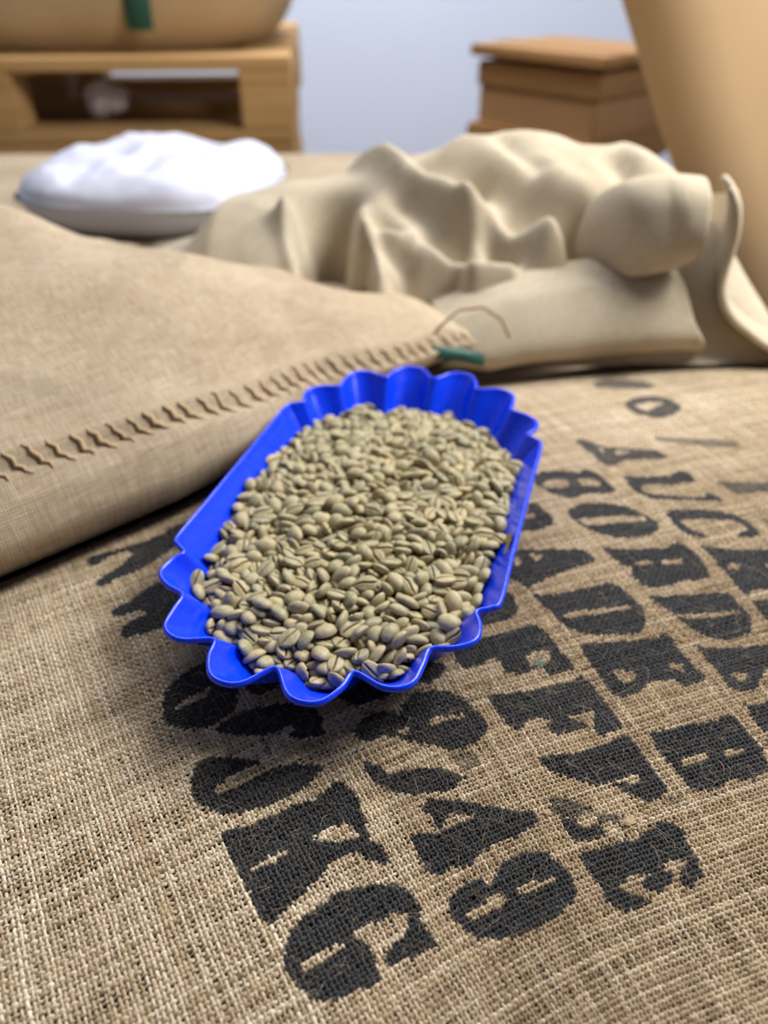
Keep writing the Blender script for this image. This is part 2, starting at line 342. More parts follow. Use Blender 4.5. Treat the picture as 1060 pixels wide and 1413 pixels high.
def ink_at(s, t):
    s = s+.0006*fbm(s*260, t*260, 11, 2); t = t+.0006*fbm(s*260, t*260, 12, 2)
    i = np.clip(((s-S0)/GR).astype(int), 0, NS-1); j = np.clip(((t-T0)/GR).astype(int), 0, NTT-1)
    v = INK[i, j]; r = fbm(s*700, t*700, 13, 2)*.5+.5
    return np.where(v >= .95, 1.0, np.where(v > 0, np.clip(v+.25*(r-.5), 0, 1), 0))

sack = empty('burlap_sack', (0, 0, 0), label='jute coffee sack printed with black stencil letters, under the blue tray', category='sack', group='jute sacks')
def sack_shell():
    n = 150
    a = np.linspace(-1, 1, n); a = np.sign(a)*(1-(1-np.abs(a))**1.5)
    S, T = np.meshgrid(a, a, indexing='ij')
    # square -> superellipse |s|^4+|t|^4<=1
    m = np.maximum(np.abs(S), np.abs(T))+1e-9; L = (np.abs(S)**4+np.abs(T)**4)**.25+1e-9
    k = m/L; s = S*k*SA; t = T*k*SB
    z = stz(s, t); x, y = st2xy(s, t)
    top = np.stack([x, y, z+CZ-.0026+dimple(s, t)*(z > ZT-.05)], -1).reshape(-1, 3)
    bot = np.stack([x, y, 2*(ZT-SH)-z+CZ], -1).reshape(-1, 3)
    F = grid_faces(n, n); V = np.concatenate([top, bot]); F2 = np.concatenate([F[:, ::-1], F+n*n])
    uv = np.stack([s, t], -1).reshape(-1, 2)
    return mesh('sack_cloth', V, F2, uv=np.concatenate([uv, uv]))
obj('sack_cloth', sack_shell(), M['burlap'], sack)

P = .00180                                            # yarn pitch
FW = np.array([0, math.cos(PITCH), -math.sin(PITCH)]); UPV = np.array([0, math.sin(PITCH), math.cos(PITCH)])
def project(X):
    d = X-np.array([0, 0, CZ]); z = d@FW; return 530+1061*d[..., 0]/z, 706.5-1061*(d@UPV)/z, z
_tg = np.linspace(-.7, .7, 1401)
_ph = np.clip((-.03-_tg)/.15, 0, 1); _ph = .21*_ph*_ph*(3-2*_ph)
_Ph = np.concatenate([[0], np.cumsum((_ph[1:]+_ph[:-1])/2*.001)]); _Ph -= np.interp(0, _tg, _Ph)
def skew(s, t):
    """the cloth is pulled askew towards the left of the print"""
    return s-np.interp(t, _tg, _Ph), t+np.interp(t, _tg, _ph)*(s+.05)
def yarns(axis):
    """every yarn of one direction: arched strips that rise over and dip under the crossing yarns"""
    ni, nj = int(.86/P), int(1.0/P)
    na, nb = (ni, nj) if axis == 0 else (nj, ni)      # na positions along, nb yarns
    a0, b0 = (-.43, -.5) if axis == 0 else (-.5, -.43)
    Vs, Fs, UVs, TI, IN = [], [], [], [], []; base = 0
    prof_o = np.array([-1, -.62, 0, .62, 1.0]); prof_h = np.array([-.42, .22, .5, .22, -.42])
    YR = np.random.default_rng(5+axis).normal(0, 1, (nb, 4)).clip(-2, 2)
    for b in range(nb):
        bc = b0+(b+.5)*P
        al = a0+np.arange(0, na*2)*P/2
        s, t = (al, np.full_like(al, bc)) if axis == 0 else (np.full_like(al, bc), al)
        s, t = skew(s, t); Pm = stP(s, t); px, py, dz = project(Pm)
        vis = (px > -230) & (px < 1290) & (py > 440) & (py < 1600) & (dz > .1) & (np.abs(s/SA)**4+np.abs(t/SB)**4 < .86)
        vis &= ((Pm[:, 0]+.2)*(-.613)+(Pm[:, 1]-.305)*.79) < .045      # nothing under the left sack
        if vis.sum() < 4: continue
        i0, i1 = np.where(vis)[0][[0, -1]]
        if py[i0:i1+1].max() < 560: i0 += i0 % 2; sl = slice(i0, i1+1, 2); cols = [0, 2, 4]
        else: sl = slice(i0, i1+1); cols = [0, 1, 2, 3, 4]
        idx = np.arange(0, na*2)[sl]; al = al[sl]
        if len(al) < 3: continue
        wob = .30*P*fbm(al*130+b*7.7, np.full_like(al, b*3.1), 21+axis, 3)+.10*P*YR[b, 1]
        wid = P*(.37+.22*fbm(al*170+b*5.3, np.full_like(al, b*1.7), 31+axis, 3)+.05*YR[b, 0])
        hgt = .00026*np.cos(math.pi*(idx/2+b+axis+.0)-math.pi/2*0)
        # crossing yarn centres lie at half-integer positions
        hgt = .00055*np.sin(math.pi*(idx/2.0)+math.pi*((b+axis) % 2))
        if cols == [0, 2, 4]: hgt = .00055*np.sin(math.pi*(idx/2.0+.5)+math.pi*((b+axis) % 2)); al = al+P/2
        hgt = hgt*(1+.35*fbm(al*300, np.full_like(al, b*1.3), 41+axis, 2))
        o = prof_o[cols][None]*wid[:, None]+wob[:, None]; h = hgt[:, None]+prof_h[cols][None]*.0011*(wid[:, None]/(.44*P))
        A = np.broadcast_to(al[:, None], o.shape)
        s, t = (A, bc+o) if axis == 0 else (bc+o, A)
        s, t = skew(s, t); h = h+(-.0001 if axis == 0 else .0001); Q = stP(s, t); Q[..., 2] += h+dimple(s, t)
        m = len(cols); n = len(al)
        F = grid_faces(n, m)+base
        if axis == 0: F = F[:, ::1]
        else: F = F[:, ::-1]
        Vs.append(Q.reshape(-1, 3)); Fs.append(F); base += n*m
        UVs.append(np.stack([A+b*.37, np.broadcast_to(prof_o[cols][None]*.5+.5+b*1.7, o.shape)], -1).reshape(-1, 2))
        tt = np.clip(.55*fbm(A*60+b*9.13, s*0+b*2.37, 51, 3)+.22*YR[b, 2]+.5*fbm(s*6.1+t*3.7+9, t*6.1-s*3.7+9, 61, 5), -1, 1)
        TI.append(tt.ravel())
        cs_, ct_ = (A, np.full_like(A, bc)) if axis == 0 else (np.full_like(A, bc), A)
        cs_, ct_ = skew(cs_, ct_)
        ik = ink_at(cs_+.0003*YR[b, 3]*(axis == 0), ct_+.0003*YR[b, 3]*(axis == 1))
        ik = ik*np.where(h-hgt[:, None] < -.0003, .85, 1.0)
        IN.append(ik.ravel())
    return mesh('yarn', np.concatenate(Vs), np.concatenate(Fs), uv=np.concatenate(UVs), attrs={'tint': np.concatenate(TI), 'ink': np.concatenate(IN)})
obj('warp_yarns', yarns(0), M['yarn'], sack, kind='stuff')
obj('weft_yarns', yarns(1), M['yarn'], sack, kind='stuff')

def fibres(n):
    Vs, Fs, TI = [], [], []; base = 0
    k = 0
    while k < n:
        s, t = random.uniform(-.3, .2), random.uniform(-.42, .3)
        p0 = stP(np.array([s]), np.array([t]))[0]; px, py, dz = project(p0)
        if not (-60 < px < 1120 and 620 < py < 1500): continue
        if dz > .36 and random.random() < .5: continue
        k += 1
        L = random.uniform(.002, .009) if random.random() < .93 else random.uniform(.01, .024)
        ang = random.choice([0, math.pi/2])+random.gauss(0, .6); cur = random.gauss(0, 1.3); m = 6
        x, y = s, t; lift = random.uniform(.0004, .0022); pts = []
        for i in range(m):
            f = i/(m-1); hh = .0005+lift*math.sin(math.pi*f)**.8*(1 if random.random() < .8 else 1.3)
            q = stP(np.array([x]), np.array([y]))[0]; q[2] += hh; pts.append(q)
            x += math.cos(ang)*L/m; y += math.sin(ang)*L/m; ang += cur/m
        V, F = tube(pts, np.linspace(1, .5, m)*random.uniform(.00003, .00006), 3, False)
        Vs.append(V); Fs.append(np.array(F)+base); base += len(V); TI.append(np.full(len(V), random.random()))
    return mesh('fibre', np.concatenate(Vs), np.concatenate(Fs), attrs={'tint': np.concatenate(TI)})
obj('loose_fibres', fibres(7000), M['fibre'], sack, kind='stuff')

for s_, t_, r_, m_ in [(0.01, -0.063, .0012, 'fibre'), (0.024, -0.036, .0020, 'fibre'), (-0.051, 0.044, .0013, 'twine'), (-0.06, -0.03, .0016, 'lint')]:
    bm = bmesh.new(); bmesh.ops.create_icosphere(bm, subdivisions=4, radius=r_)
    for v in bm.verts: v.co *= 1+.6*noise.noise(v.co*700+Vector((s_*50, 0, 0)))+.35*noise.noise(v.co*2500); v.co.x *= 1.7; v.co.z *= .5
    me = bpy.data.meshes.new('slub'); bm.to_mesh(me); bm.free(); me.polygons.foreach_set('use_smooth', np.ones(len(me.polygons), dtype=bool))
    obj('slub', me, M[m_], sack, tuple(stP(np.array([s_]), np.array([t_]))[0]+[0, 0, .0006]), (0, 0, R(20)))

# ---------------------------------------------------------------- the blue sample tray
TRAY_C = (-.0053, .3433, CZ-.237); TRAY_ROT = math.atan2(-.2874, .9578)
CTRL = [((80, 0), (58, 0)), ((80, 40), (58, 34)), ((80, 70), (58, 62)), ((72, 78), (54, 68)), ((76, 90), (54, 76)), ((70, 101), (51, 82)), ((58, 106), (44, 86)), ((56, 122), (42, 95)), ((44, 133), (34, 101)), ((31, 127), (26, 101)), ((24, 142), (20, 109)), ((10, 147.5), (9, 112)), ((0, 134), (0, 108))]
CTRL = [((80, 0), (58, 0)), ((80, 40), (58, 34)), ((80, 69), (58, 62)), ((77, 74), (56, 65)), ((71, 79), (54, 69)), ((74, 87), (54, 76)), ((74, 96), (53, 80)), ((67, 102), (49, 84)), ((57, 106), (44, 87)), ((56, 116), (42, 93)), ((54, 127), (39, 98)), ((45, 131), (34, 101)), ((31, 127), (26, 101)), ((28, 137), (22, 107)), ((22, 146), (17, 111)), ((11, 146), (9, 112)), ((0, 134), (0, 108))]
def outline(f, n=5, grow=0.0):
    q = [(a[0]*(1-f)+b[0]*f, a[1]*(1-f)+b[1]*f) for a, b in CTRL]
    top = q+[(-x, y) for x, y in q[::-1][1:]]; full = top+[(-x, -y) for x, y in top[1:-1]]
    Pn = np.array(full); out = []
    for i in range(len(Pn)):
        a, b, c, d = Pn[i-1], Pn[i], Pn[(i+1) % len(Pn)], Pn[(i+2) % len(Pn)]
        for k in range(n):
            t = k/n; out.append(.5*(2*b+(-a+c)*t+(2*a-5*b+4*c-d)*t*t+(-a+3*b-3*c+d)*t**3))
    o = np.array(out)/1000
    if grow:
        T = np.roll(o, -1, 0)-np.roll(o, 1, 0); T /= np.linalg.norm(T, axis=1)[:, None]; o = o+np.stack([T[:, 1], -T[:, 0]], -1)*grow
    return o
def tray_mesh():
    lv = [(0, 0), (.04, -.002), (.12, -.0045), (.25, -.009), (.4, -.0142), (.55, -.0195), (.7, -.0245), (.84, -.029), (.93, -.0315), (1.0, -.0327), (1.06, -.033)]
    rings = []
    th = .0013
    for f, z in lv[::-1]: o = outline(f); rings.append(np.c_[o, np.full(len(o), z)])                 # inside, floor to rim
    rings[0][:, :2] = rings[0][:, :2]*.97
    o = outline(0, grow=.0006); rings.append(np.c_[o, np.full(len(o), .0007)])
    o = outline(0, grow=.0014); rings.append(np.c_[o, np.full(len(o), .0005)])
    o = outline(0, grow=.0021); rings.append(np.c_[o, np.full(len(o), -.0006)])
    o = outline(0, grow=.0021); rings.append(np.c_[o, np.full(len(o), -.0016)])
    o = outline(.03, grow=.0015); rings.append(np.c_[o, np.full(len(o), -.0024)])
    for f, z in lv[2:]: o = outline(f, grow=th); rings.append(np.c_[o, np.full(len(o), z-.0007 if f < .8 else z-th)])
    n = len(rings[0]); V = np.concatenate(rings); F = [tuple(f) for f in grid_faces(len(rings), n, True)]
    V = np.concatenate([V, [[0, 0, -.033], [0, 0, -.033-th]]]); c0, c1 = len(V)-2, len(V)-1; b = (len(rings)-1)*n
    for i in range(n): F.append((c0, i, (i+1) % n)[::-1] if 0 else (c0, i, (i+1) % n)); F.append((c1, b+(i+1) % n, b+i))
    me = mesh('tray', V, F)
    bm = bmesh.new(); bm.from_mesh(me); bmesh.ops.recalc_face_normals(bm, faces=bm.faces[:]); bm.to_mesh(me); bm.free()
    me.polygons.foreach_set('use_smooth', np.ones(len(me.polygons), dtype=bool))
    return me
tray = obj('sample_tray', tray_mesh(), M['tray'], None, TRAY_C, (0, 0, TRAY_ROT), label='bright blue plastic tray with scalloped ends, full of coffee beans', category='tray')
def smear():
    """the olive ring-shaped smear on the inner right wall"""
    V, F = [], []; n = 22
    for i in range(n+1):
        a = R(-95)+R(230)*i/n; w = .0042*(.35+.65*math.sin(math.pi*i/n))
        for r in (.0064-w/2, .0064+w/2):
            yy = r*math.cos(a)*1.5; hh = r*math.sin(a)*.9
            f = .27-hh/.033; V.append((.080-.022*f-.0005, -.024+yy, -.0358*f+.0006))
    F = [(2*i, 2*i+1, 2*i+3, 2*i+2) for i in range(n)]
    return mesh('smear', V, F)
obj('smear', smear(), M['stain'], tray, label='olive yellow curved smear on the inner wall')

# ---------------------------------------------------------------- coffee beans
def bean_mesh(seed, nu=26, nv=18):
    r = random.Random(seed); a, b = .0048, .0037; bend = r.uniform(-.12, .12); tp = r.uniform(-.12, .12); wv = r.uniform(-1, 1)
    dome = r.uniform(.0027, .0031); flat = r.uniform(.0009, .0013); gd = r.uniform(.0006, .0010)
    V, G = [], []
    for i in range(nv+1):
        th = math.pi*i/nv
        for j in range(nu):
            ph = 2*math.pi*j/nu
            x, y, z = math.sin(th)*math.cos(ph), math.sin(th)*math.sin(ph), math.cos(th)
            # poles are at the flat and domed sides; flat side is +z
            if z > 0: rr = math.sin(th)**.75; x, y = rr*math.cos(ph), rr*math.sin(ph)
            X = a*x; Y = b*y*(1+tp*x)+bend*a*x*x*.5; Z = (flat if z > 0 else dome)*z
            g = 0
            if z > 0:
                yc = Y-bend*a*x*x*.5-wv*.0004*math.sin(3.2*x); g = math.exp(-(yc/.00042)**2)*(1-abs(x)**6); Z -= gd*g*1.25
                Z += .00025*math.exp(-((abs(yc)-.0009)/.0006)**2)*(1-x*x)
            V.append((X, Y, Z)); G.append(g)
    F = [tuple(f) for f in grid_faces(nv+1, nu, True)]
    return np.array(V), F, np.array(G)
def bean_hi(seed):
    """finer mesh whose flat side follows the crease"""
    r = random.Random(seed); a, b = .0048, .0037; bend = r.uniform(-.12, .12); tp = r.uniform(-.14, .14); wv = r.uniform(-1, 1)
    dome = r.uniform(.0027, .0031); flat = r.uniform(.0009, .0013); gd = r.uniform(.0008, .0013)
    n = 21; ys = np.array([-1, -.93, -.8, -.62, -.42, -.26, -.16, -.09, -.04, 0, .04, .09, .16, .26, .42, .62, .8, .93, 1]); xs = np.sin(np.linspace(-math.pi/2, math.pi/2, n))
    m = len(ys); V, G = [], []
    for side in (1, -1):
        for x in xs:
            for yv in ys:
                hw = math.sqrt(max(0, 1-x*x)); y = yv*hw
                q = max(0, 1-x*x-y*y); Z = (flat*q**.38 if side > 0 else -dome*q**.5)
                yc = y*b-wv*.0004*math.sin(3.2*x); g = 0
                if side > 0:
                    g = math.exp(-(yc/.00030)**2)*(1-abs(x)**8); Z -= gd*g
                    Z += .0003*math.exp(-((abs(yc)-.00085)/.0006)**2)*(1-x*x)*q**.3
                V.append((a*x, b*y*(1+tp*x)+bend*a*x*x*.5, Z)); G.append(g)
    V = np.array(V); F = grid_faces(n, m); F = np.concatenate([F[:, ::-1], F+n*m])
    me = mesh('coffee_bean', V, F, attrs={'groove': G})
    bm = bmesh.new(); bm.from_mesh(me); bmesh.ops.remove_doubles(bm, verts=bm.verts[:], dist=1e-6); bmesh.ops.recalc_face_normals(bm, faces=bm.faces[:]); bm.to_mesh(me); bm.free()
    me.polygons.foreach_set('use_smooth', np.ones(len(me.polygons), dtype=bool))
    return me
# where each bean settled in the tray: x, y, z in tenths of a millimetre, rotation w, x, y, z and size in hundredths
BEANS = [328,-1101,-182,87,38,27,-18,98,-72,-1203,-212,95,16,-9,24,94,630,-831,-153,87,21,-16,42,97,-71,-1058,-139,55,7,4,-83,112,586,-636,-120,17,-56,-79,-19,111,167,-1114,-171,71,-7,3,-70,98,600,-774,-124,16,11,-97,-17,109,354,-906,-130,4,-63,77,3,106,
166,-667,-87,96,18,-3,20,109,166,-911,-151,50,-9,16,-84,110,290,-923,-139,6,57,-79,-22,89,364,-599,-111,33,16,-9,93,101,-391,-1089,-214,12,96,0,-25,109,-410,-833,-131,18,30,-7,93,108,-480,-690,-114,45,-9,18,-87,111,-261,-1079,-169,27,-9,-20,94,96,
-345,-694,-102,55,12,8,-82,104,117,-1199,-204,83,-17,13,51,94,-565,-841,-144,92,15,-7,36,102,-441,-986,-151,6,98,18,5,106,-173,-936,-128,21,-17,-94,21,94,494,-711,-139,19,-13,-12,97,97,-94,-880,-124,12,3,-77,-62,99,70,-976,-141,15,85,51,-4,110,
202,-1176,-199,39,-37,-46,-71,112,519,-515,-97,98,-10,-2,19,103,6,-1048,-144,26,69,62,28,104,-198,-1168,-191,36,84,36,19,105,422,-989,-175,80,-21,-45,35,92,119,-767,-112,20,-85,47,-13,96,561,-830,-172,11,-89,44,-4,97,409,-929,-147,36,76,5,54,110,
-139,-594,-92,97,10,-13,17,100,89,-1090,-162,19,85,-49,8,110,229,-1087,-191,91,-15,0,-38,103,668,-680,-134,27,-80,-26,47,106,-419,-522,-107,28,-94,-17,5,112,357,-748,-135,11,95,22,-19,104,586,-900,-168,10,-34,34,87,106,-433,-916,-145,47,-60,61,19,100,
75,-674,-102,10,93,34,13,89,92,-464,-80,0,28,94,20,99,153,-988,-167,60,-19,-7,-78,104,185,-1037,-171,8,17,-41,-89,111,-261,-921,-111,25,97,-4,-3,101,15,-948,-131,3,-26,18,95,89,-228,-612,-88,99,-11,0,-13,107,327,-1009,-179,31,74,48,34,107,
-313,-865,-121,91,-8,-3,42,93,225,-936,-146,49,70,43,30,107,258,-1047,-161,59,-33,-7,73,108,-142,-721,-109,18,-5,1,98,108,44,-752,-111,14,-6,15,98,106,293,-586,-113,9,95,-24,-16,112,80,-1024,-163,96,-23,-7,-11,101,28,-138,-52,97,17,-6,-15,104,
379,-703,-121,15,7,-89,43,110,-444,-618,-110,10,19,-93,-28,89,513,-920,-180,85,-23,-44,-14,108,-301,-995,-141,15,84,-53,6,94,-208,-516,-88,96,-1,-11,25,95,114,-890,-134,64,-39,-46,48,105,327,-457,-111,67,10,-28,68,99,449,-479,-105,54,2,-4,84,95,
664,58,-90,92,37,10,5,108,-16,-582,-95,3,56,-83,-2,95,-240,-365,-82,10,-9,-99,6,88,0,-880,-122,36,88,-27,-16,99,-126,-178,-64,2,9,99,10,111,-142,-1172,-208,20,73,63,-19,112,508,-559,-128,98,-2,-7,-17,99,-223,-1024,-161,0,1,23,97,110,
661,-326,-132,66,-6,40,-64,107,-128,-1031,-161,17,-7,11,-98,102,29,-632,-95,1,-92,-20,-33,103,557,-32,-86,100,-9,1,-3,91,700,-11,-99,17,73,-59,-29,102,10,-1109,-185,28,61,-73,15,95,384,-318,-84,48,11,11,86,108,234,-486,-81,0,-6,16,99,108,
712,-139,-91,92,16,-19,-30,96,37,-1173,-205,44,-72,-1,-53,111,-137,-1226,-220,32,50,-77,24,92,466,-788,-158,78,-57,-1,-25,103,-619,-886,-157,41,77,-45,-19,98,-199,-266,-79,30,-82,-46,13,97,-173,178,-61,12,-96,-26,-1,98,591,-218,-102,82,-17,-42,35,110,
170,-384,-96,98,18,-12,4,106,384,-1055,-190,50,-16,-49,-70,106,-393,-201,-92,27,12,6,-95,110,-137,-826,-122,7,52,-85,3,112,629,-94,-116,13,2,15,-98,111,-252,-1153,-166,4,-63,-54,55,112,265,-740,-142,75,-38,-20,50,97,-190,-107,-65,2,47,-88,-4,110,
-28,-742,-117,54,-57,-32,53,103,-260,-736,-119,12,-32,-14,-93,101,-364,-1036,-183,22,62,-75,-4,96,-79,-1092,-183,79,-23,7,-57,111,217,-785,-159,2,-63,-77,10,98,-674,-561,-156,83,5,-12,54,89,-627,-182,-107,35,-74,-58,-6,103,408,-528,-113,28,-78,-37,43,103,
312,-235,-71,10,-15,52,84,112,417,-641,-126,90,-27,-22,26,87,-363,-986,-151,57,67,43,18,93,-216,-716,-113,34,85,-25,-32,100,-270,-950,-139,11,-7,-95,29,90,-25,-1140,-204,79,-12,19,58,102,-194,-1068,-175,95,-20,-17,-19,87,-281,-144,-63,32,-2,-5,-95,105,
162,-1189,-245,39,82,41,-6,108,257,-636,-122,19,13,69,68,92,-463,-1047,-191,62,30,59,41,108,692,-580,-142,28,-73,43,-45,104,457,-37,-76,89,-11,6,-44,92,-510,-190,-104,25,-46,-85,7,107,-530,-331,-98,99,-6,-6,6,109,-299,-415,-89,17,34,86,34,110,
570,-508,-125,97,-4,-20,11,111,198,-526,-95,20,3,43,88,105,490,-271,-118,23,-68,-40,-57,98,432,-1062,-223,13,79,-42,43,100,579,-443,-125,96,28,-8,-1,93,327,-38,-84,76,3,0,65,97,473,-880,-176,43,87,24,-1,110,159,394,-76,73,68,-7,-6,108,
540,304,-111,29,0,-76,-58,104,-191,-963,-160,33,-11,-27,-90,99,264,125,-87,97,-1,-1,23,109,268,-380,-82,23,-5,-34,-91,91,199,494,-93,88,41,-2,-22,108,552,-701,-126,71,-41,37,-43,105,51,-531,-86,70,-52,-25,42,103,637,-460,-144,51,26,-60,-56,108,
-667,-644,-156,25,83,45,-22,95,-46,-998,-157,49,-62,-61,-1,100,681,-193,-108,26,91,31,-1,105,-59,-665,-102,46,72,-47,-21,109,381,-1089,-224,6,-73,43,-53,89,-490,-410,-122,52,-37,-72,27,90,-55,-438,-72,79,-7,26,56,105,-556,-897,-179,93,11,-19,-30,98,
497,-617,-142,80,-15,14,57,96,-712,-70,-82,18,-82,55,-1,89,-39,-927,-139,61,-65,-8,45,98,78,-808,-124,58,-5,36,73,99,-344,434,-92,23,-92,-30,10,95,364,204,-83,99,-7,-6,12,111,435,-738,-153,32,-20,-19,-90,87,427,-860,-153,72,-58,-29,24,107,
-551,-260,-103,29,7,10,-95,108,694,-402,-131,44,46,73,25,107,-145,-1078,-191,1,67,-73,14,103,-383,-752,-132,13,-86,-45,22,102,-642,-341,-117,5,81,-58,-9,106,538,184,-108,48,-42,-75,-18,104,-72,-489,-92,48,-22,-7,-84,103,677,638,-132,96,16,-5,-20,108,
-148,-472,-103,97,19,6,-13,105,-43,-364,-84,11,-30,-6,-95,88,90,-388,-79,31,5,-20,-93,110,180,-698,-125,22,34,91,7,93,170,-311,-73,55,-38,54,-51,88,126,-1132,-199,21,61,-75,14,111,528,-214,-104,9,-68,70,-20,110,329,45,-83,71,3,19,-68,90,
-702,244,-109,83,21,21,47,106,307,328,-90,94,-18,23,-17,99,492,-438,-116,25,-87,42,11,111,113,-524,-98,52,-9,-32,-79,94,17,-331,-73,2,-87,43,-25,112,615,350,-108,35,86,-14,-34,107,617,-579,-141,23,4,-78,-58,100,-69,-816,-135,24,-60,-70,30,96,
-126,-257,-87,12,-49,-84,-21,110,-524,-648,-118,31,-12,20,-92,96,-684,-398,-125,93,4,-7,-35,89,152,95,-88,46,-3,-8,-88,97,385,-365,-124,10,-23,40,88,97,-229,279,-78,5,-20,97,-9,106,615,-400,-133,4,15,-88,-46,107,54,352,-83,14,-89,-37,-22,109,
164,-833,-149,75,-9,-42,-51,112,-701,-150,-97,54,2,-18,-82,102,541,-763,-159,99,-8,-4,-9,106,-365,-5,-97,41,-40,-69,-44,108,-66,-269,-67,7,-46,76,-46,96,-485,-802,-126,53,83,10,-12,97,-210,-874,-135,8,99,-5,-7,99,-74,259,-71,27,16,-92,-23,86,
-699,-258,-109,16,75,-65,0,86,585,-304,-138,23,51,-11,-82,102,399,296,-101,74,40,15,-52,110,160,-144,-73,10,67,-73,8,106,122,-82,-75,30,48,-79,-25,104,145,-449,-101,91,27,-10,-31,109,84,14,-71,6,65,76,-5,102,379,96,-87,95,2,-2,-30,111,
228,-702,-149,17,44,-36,-81,106,-73,-733,-127,71,32,45,45,111,106,-323,-94,68,31,7,-66,89,255,-336,-76,27,-8,-25,-93,90,366,-995,-198,32,37,-16,-86,106,68,-1121,-197,72,-42,-1,56,90,-78,-125,-41,30,53,77,21,103,270,-498,-116,26,-10,16,95,100,
-97,-1122,-214,84,-26,-3,-47,102,-4,285,-78,11,65,-75,3,110,284,-982,-175,67,31,-67,-4,92,-609,56,-97,87,6,1,-49,93,-504,152,-86,21,-89,32,-23,102,679,-482,-159,43,52,67,31,106,305,513,-101,6,-96,25,11,99,-636,-261,-115,53,-7,0,85,98,
-63,661,-102,44,4,-1,-90,88,453,-337,-108,45,54,-61,35,96,291,-151,-75,8,0,91,-40,97,-572,-603,-121,6,-49,-87,-1,94,221,812,-112,19,10,10,-97,111,328,-336,-99,3,-28,-84,47,104,401,-23,-90,9,24,11,96,99,-292,27,-89,4,93,-34,-12,94,
-272,-543,-105,2,-26,-4,-96,93,66,-858,-149,68,12,63,35,107,-649,-11,-116,50,35,-5,-79,102,-403,-266,-104,93,-36,1,9,112,245,-112,-62,34,1,25,91,98,-217,-820,-134,80,-53,-13,-26,96,-119,57,-69,82,-9,-26,51,107,-325,-637,-126,41,38,-12,82,104,
440,-576,-135,13,65,74,12,90,-503,0,-112,15,25,-23,93,99,255,-849,-160,13,-42,86,-25,101,-404,-673,-125,55,6,4,83,95,506,-375,-127,6,-99,9,-2,97,-142,-29,-63,14,-7,92,-37,97,-127,-368,-105,91,-22,-15,31,106,224,235,-77,86,-16,-22,43,88,
413,-145,-100,37,3,-19,91,91,410,-212,-99,88,-4,-37,30,101,-16,-278,-75,92,-22,-32,-10,92,20,-465,-93,18,1,-61,77,90,236,-1113,-241,45,78,29,31,93,452,-962,-214,26,75,-48,36,105,72,-588,-104,20,-70,66,-18,102,-680,-452,-146,84,-40,22,-27,93,
-416,-1029,-199,27,-73,-5,62,101,-156,-315,-87,62,-51,11,-59,100,327,-798,-159,77,-50,-7,-39,91,-332,-925,-149,19,-28,4,-94,94,-324,561,-94,87,5,-17,46,111,-109,-659,-115,54,17,43,70,106,162,-748,-140,40,92,1,0,88,-3,-513,-93,5,-22,54,81,107,
439,392,-109,15,-60,78,6,104,182,285,-79,45,81,34,15,105,452,-927,-186,40,-41,36,73,88,-376,-321,-106,90,-39,-5,-18,107,253,20,-101,5,-21,-24,95,101,501,-147,-106,55,57,53,29,102,510,88,-106,50,-61,-56,24,92,608,220,-109,18,0,-87,45,110,
380,-829,-159,38,-21,89,-13,105,606,163,-117,14,-95,-20,18,96,377,-237,-84,35,-78,39,-35,91,20,16,-67,63,-23,-58,-45,109,-600,-471,-149,65,-62,10,42,108,-540,-540,-129,54,15,2,83,104,-279,-315,-91,76,-61,-20,9,105,680,156,-120,21,6,3,98,104,
-328,-751,-142,30,-47,0,-83,90,-281,-197,-88,25,85,42,19,98,435,-1004,-234,29,-16,42,85,112,-258,-60,-78,39,-9,1,-92,107,483,-822,-188,92,-32,-22,-3,105,341,563,-113,26,-86,41,14,109,-480,-834,-150,1,-2,-46,-89,98,253,-193,-80,86,-47,17,5,101,
-86,-964,-165,4,-98,-6,19,107,-328,-518,-118,33,19,-33,86,107,-93,165,-75,23,89,-38,-4,100,620,20,-129,23,-22,-89,-32,106,-59,-62,-65,6,-26,-96,-13,98,-319,-1015,-172,80,-17,-9,-57,93,-301,320,-94,65,2,-6,76,110,-279,-786,-157,87,-11,47,10,100,
539,693,-135,92,-11,9,37,104,172,-554,-117,68,-14,37,62,94,-359,-460,-111,57,9,15,-80,88,128,-201,-86,22,-26,-62,71,90,682,233,-134,61,11,-5,78,91,265,-435,-100,28,-29,-24,88,93,-567,-14,-115,7,73,-68,-9,111,-236,150,-91,2,18,-95,24,100,
116,157,-89,14,42,22,-87,107,302,-281,-92,1,31,83,-47,112,-209,826,-124,9,-82,-56,5,111,-218,-1102,-207,6,-12,-99,-4,111,-597,222,-98,11,-5,-23,-97,110,263,213,-90,39,-21,89,-12,109,-435,121,-98,76,-16,-15,-61,107,199,-640,-113,92,24,-5,-31,88,
336,794,-126,13,69,-71,4,107,-121,447,-95,69,67,8,-28,101,-493,-876,-166,37,90,-9,-21,105,443,-664,-148,6,-26,95,-13,87,-415,575,-92,39,87,30,-7,111,-514,-73,-116,60,-27,-13,-74,103,-46,-135,-71,10,90,-41,9,90,-273,459,-93,62,8,-11,-78,103,
295,411,-84,30,-77,47,-32,109,44,-174,-88,93,-33,-13,2,111,494,882,-176,16,-2,90,39,92,-542,-450,-141,55,55,31,55,93,67,286,-109,91,11,37,-13,97,-45,201,-84,9,20,95,20,100,674,-230,-137,38,80,-45,9,99,-456,941,-132,2,-11,77,-62,87,
-413,340,-100,15,-41,89,-8,88,-106,309,-69,17,13,-28,94,89,-382,-552,-137,53,-55,10,64,91,-433,-147,-103,13,-79,-59,-5,111,-288,-484,-112,38,4,-61,70,98,-615,-425,-137,86,-22,20,42,102,-558,-130,-115,31,13,-18,92,107,69,88,-91,25,-91,-34,1,109,
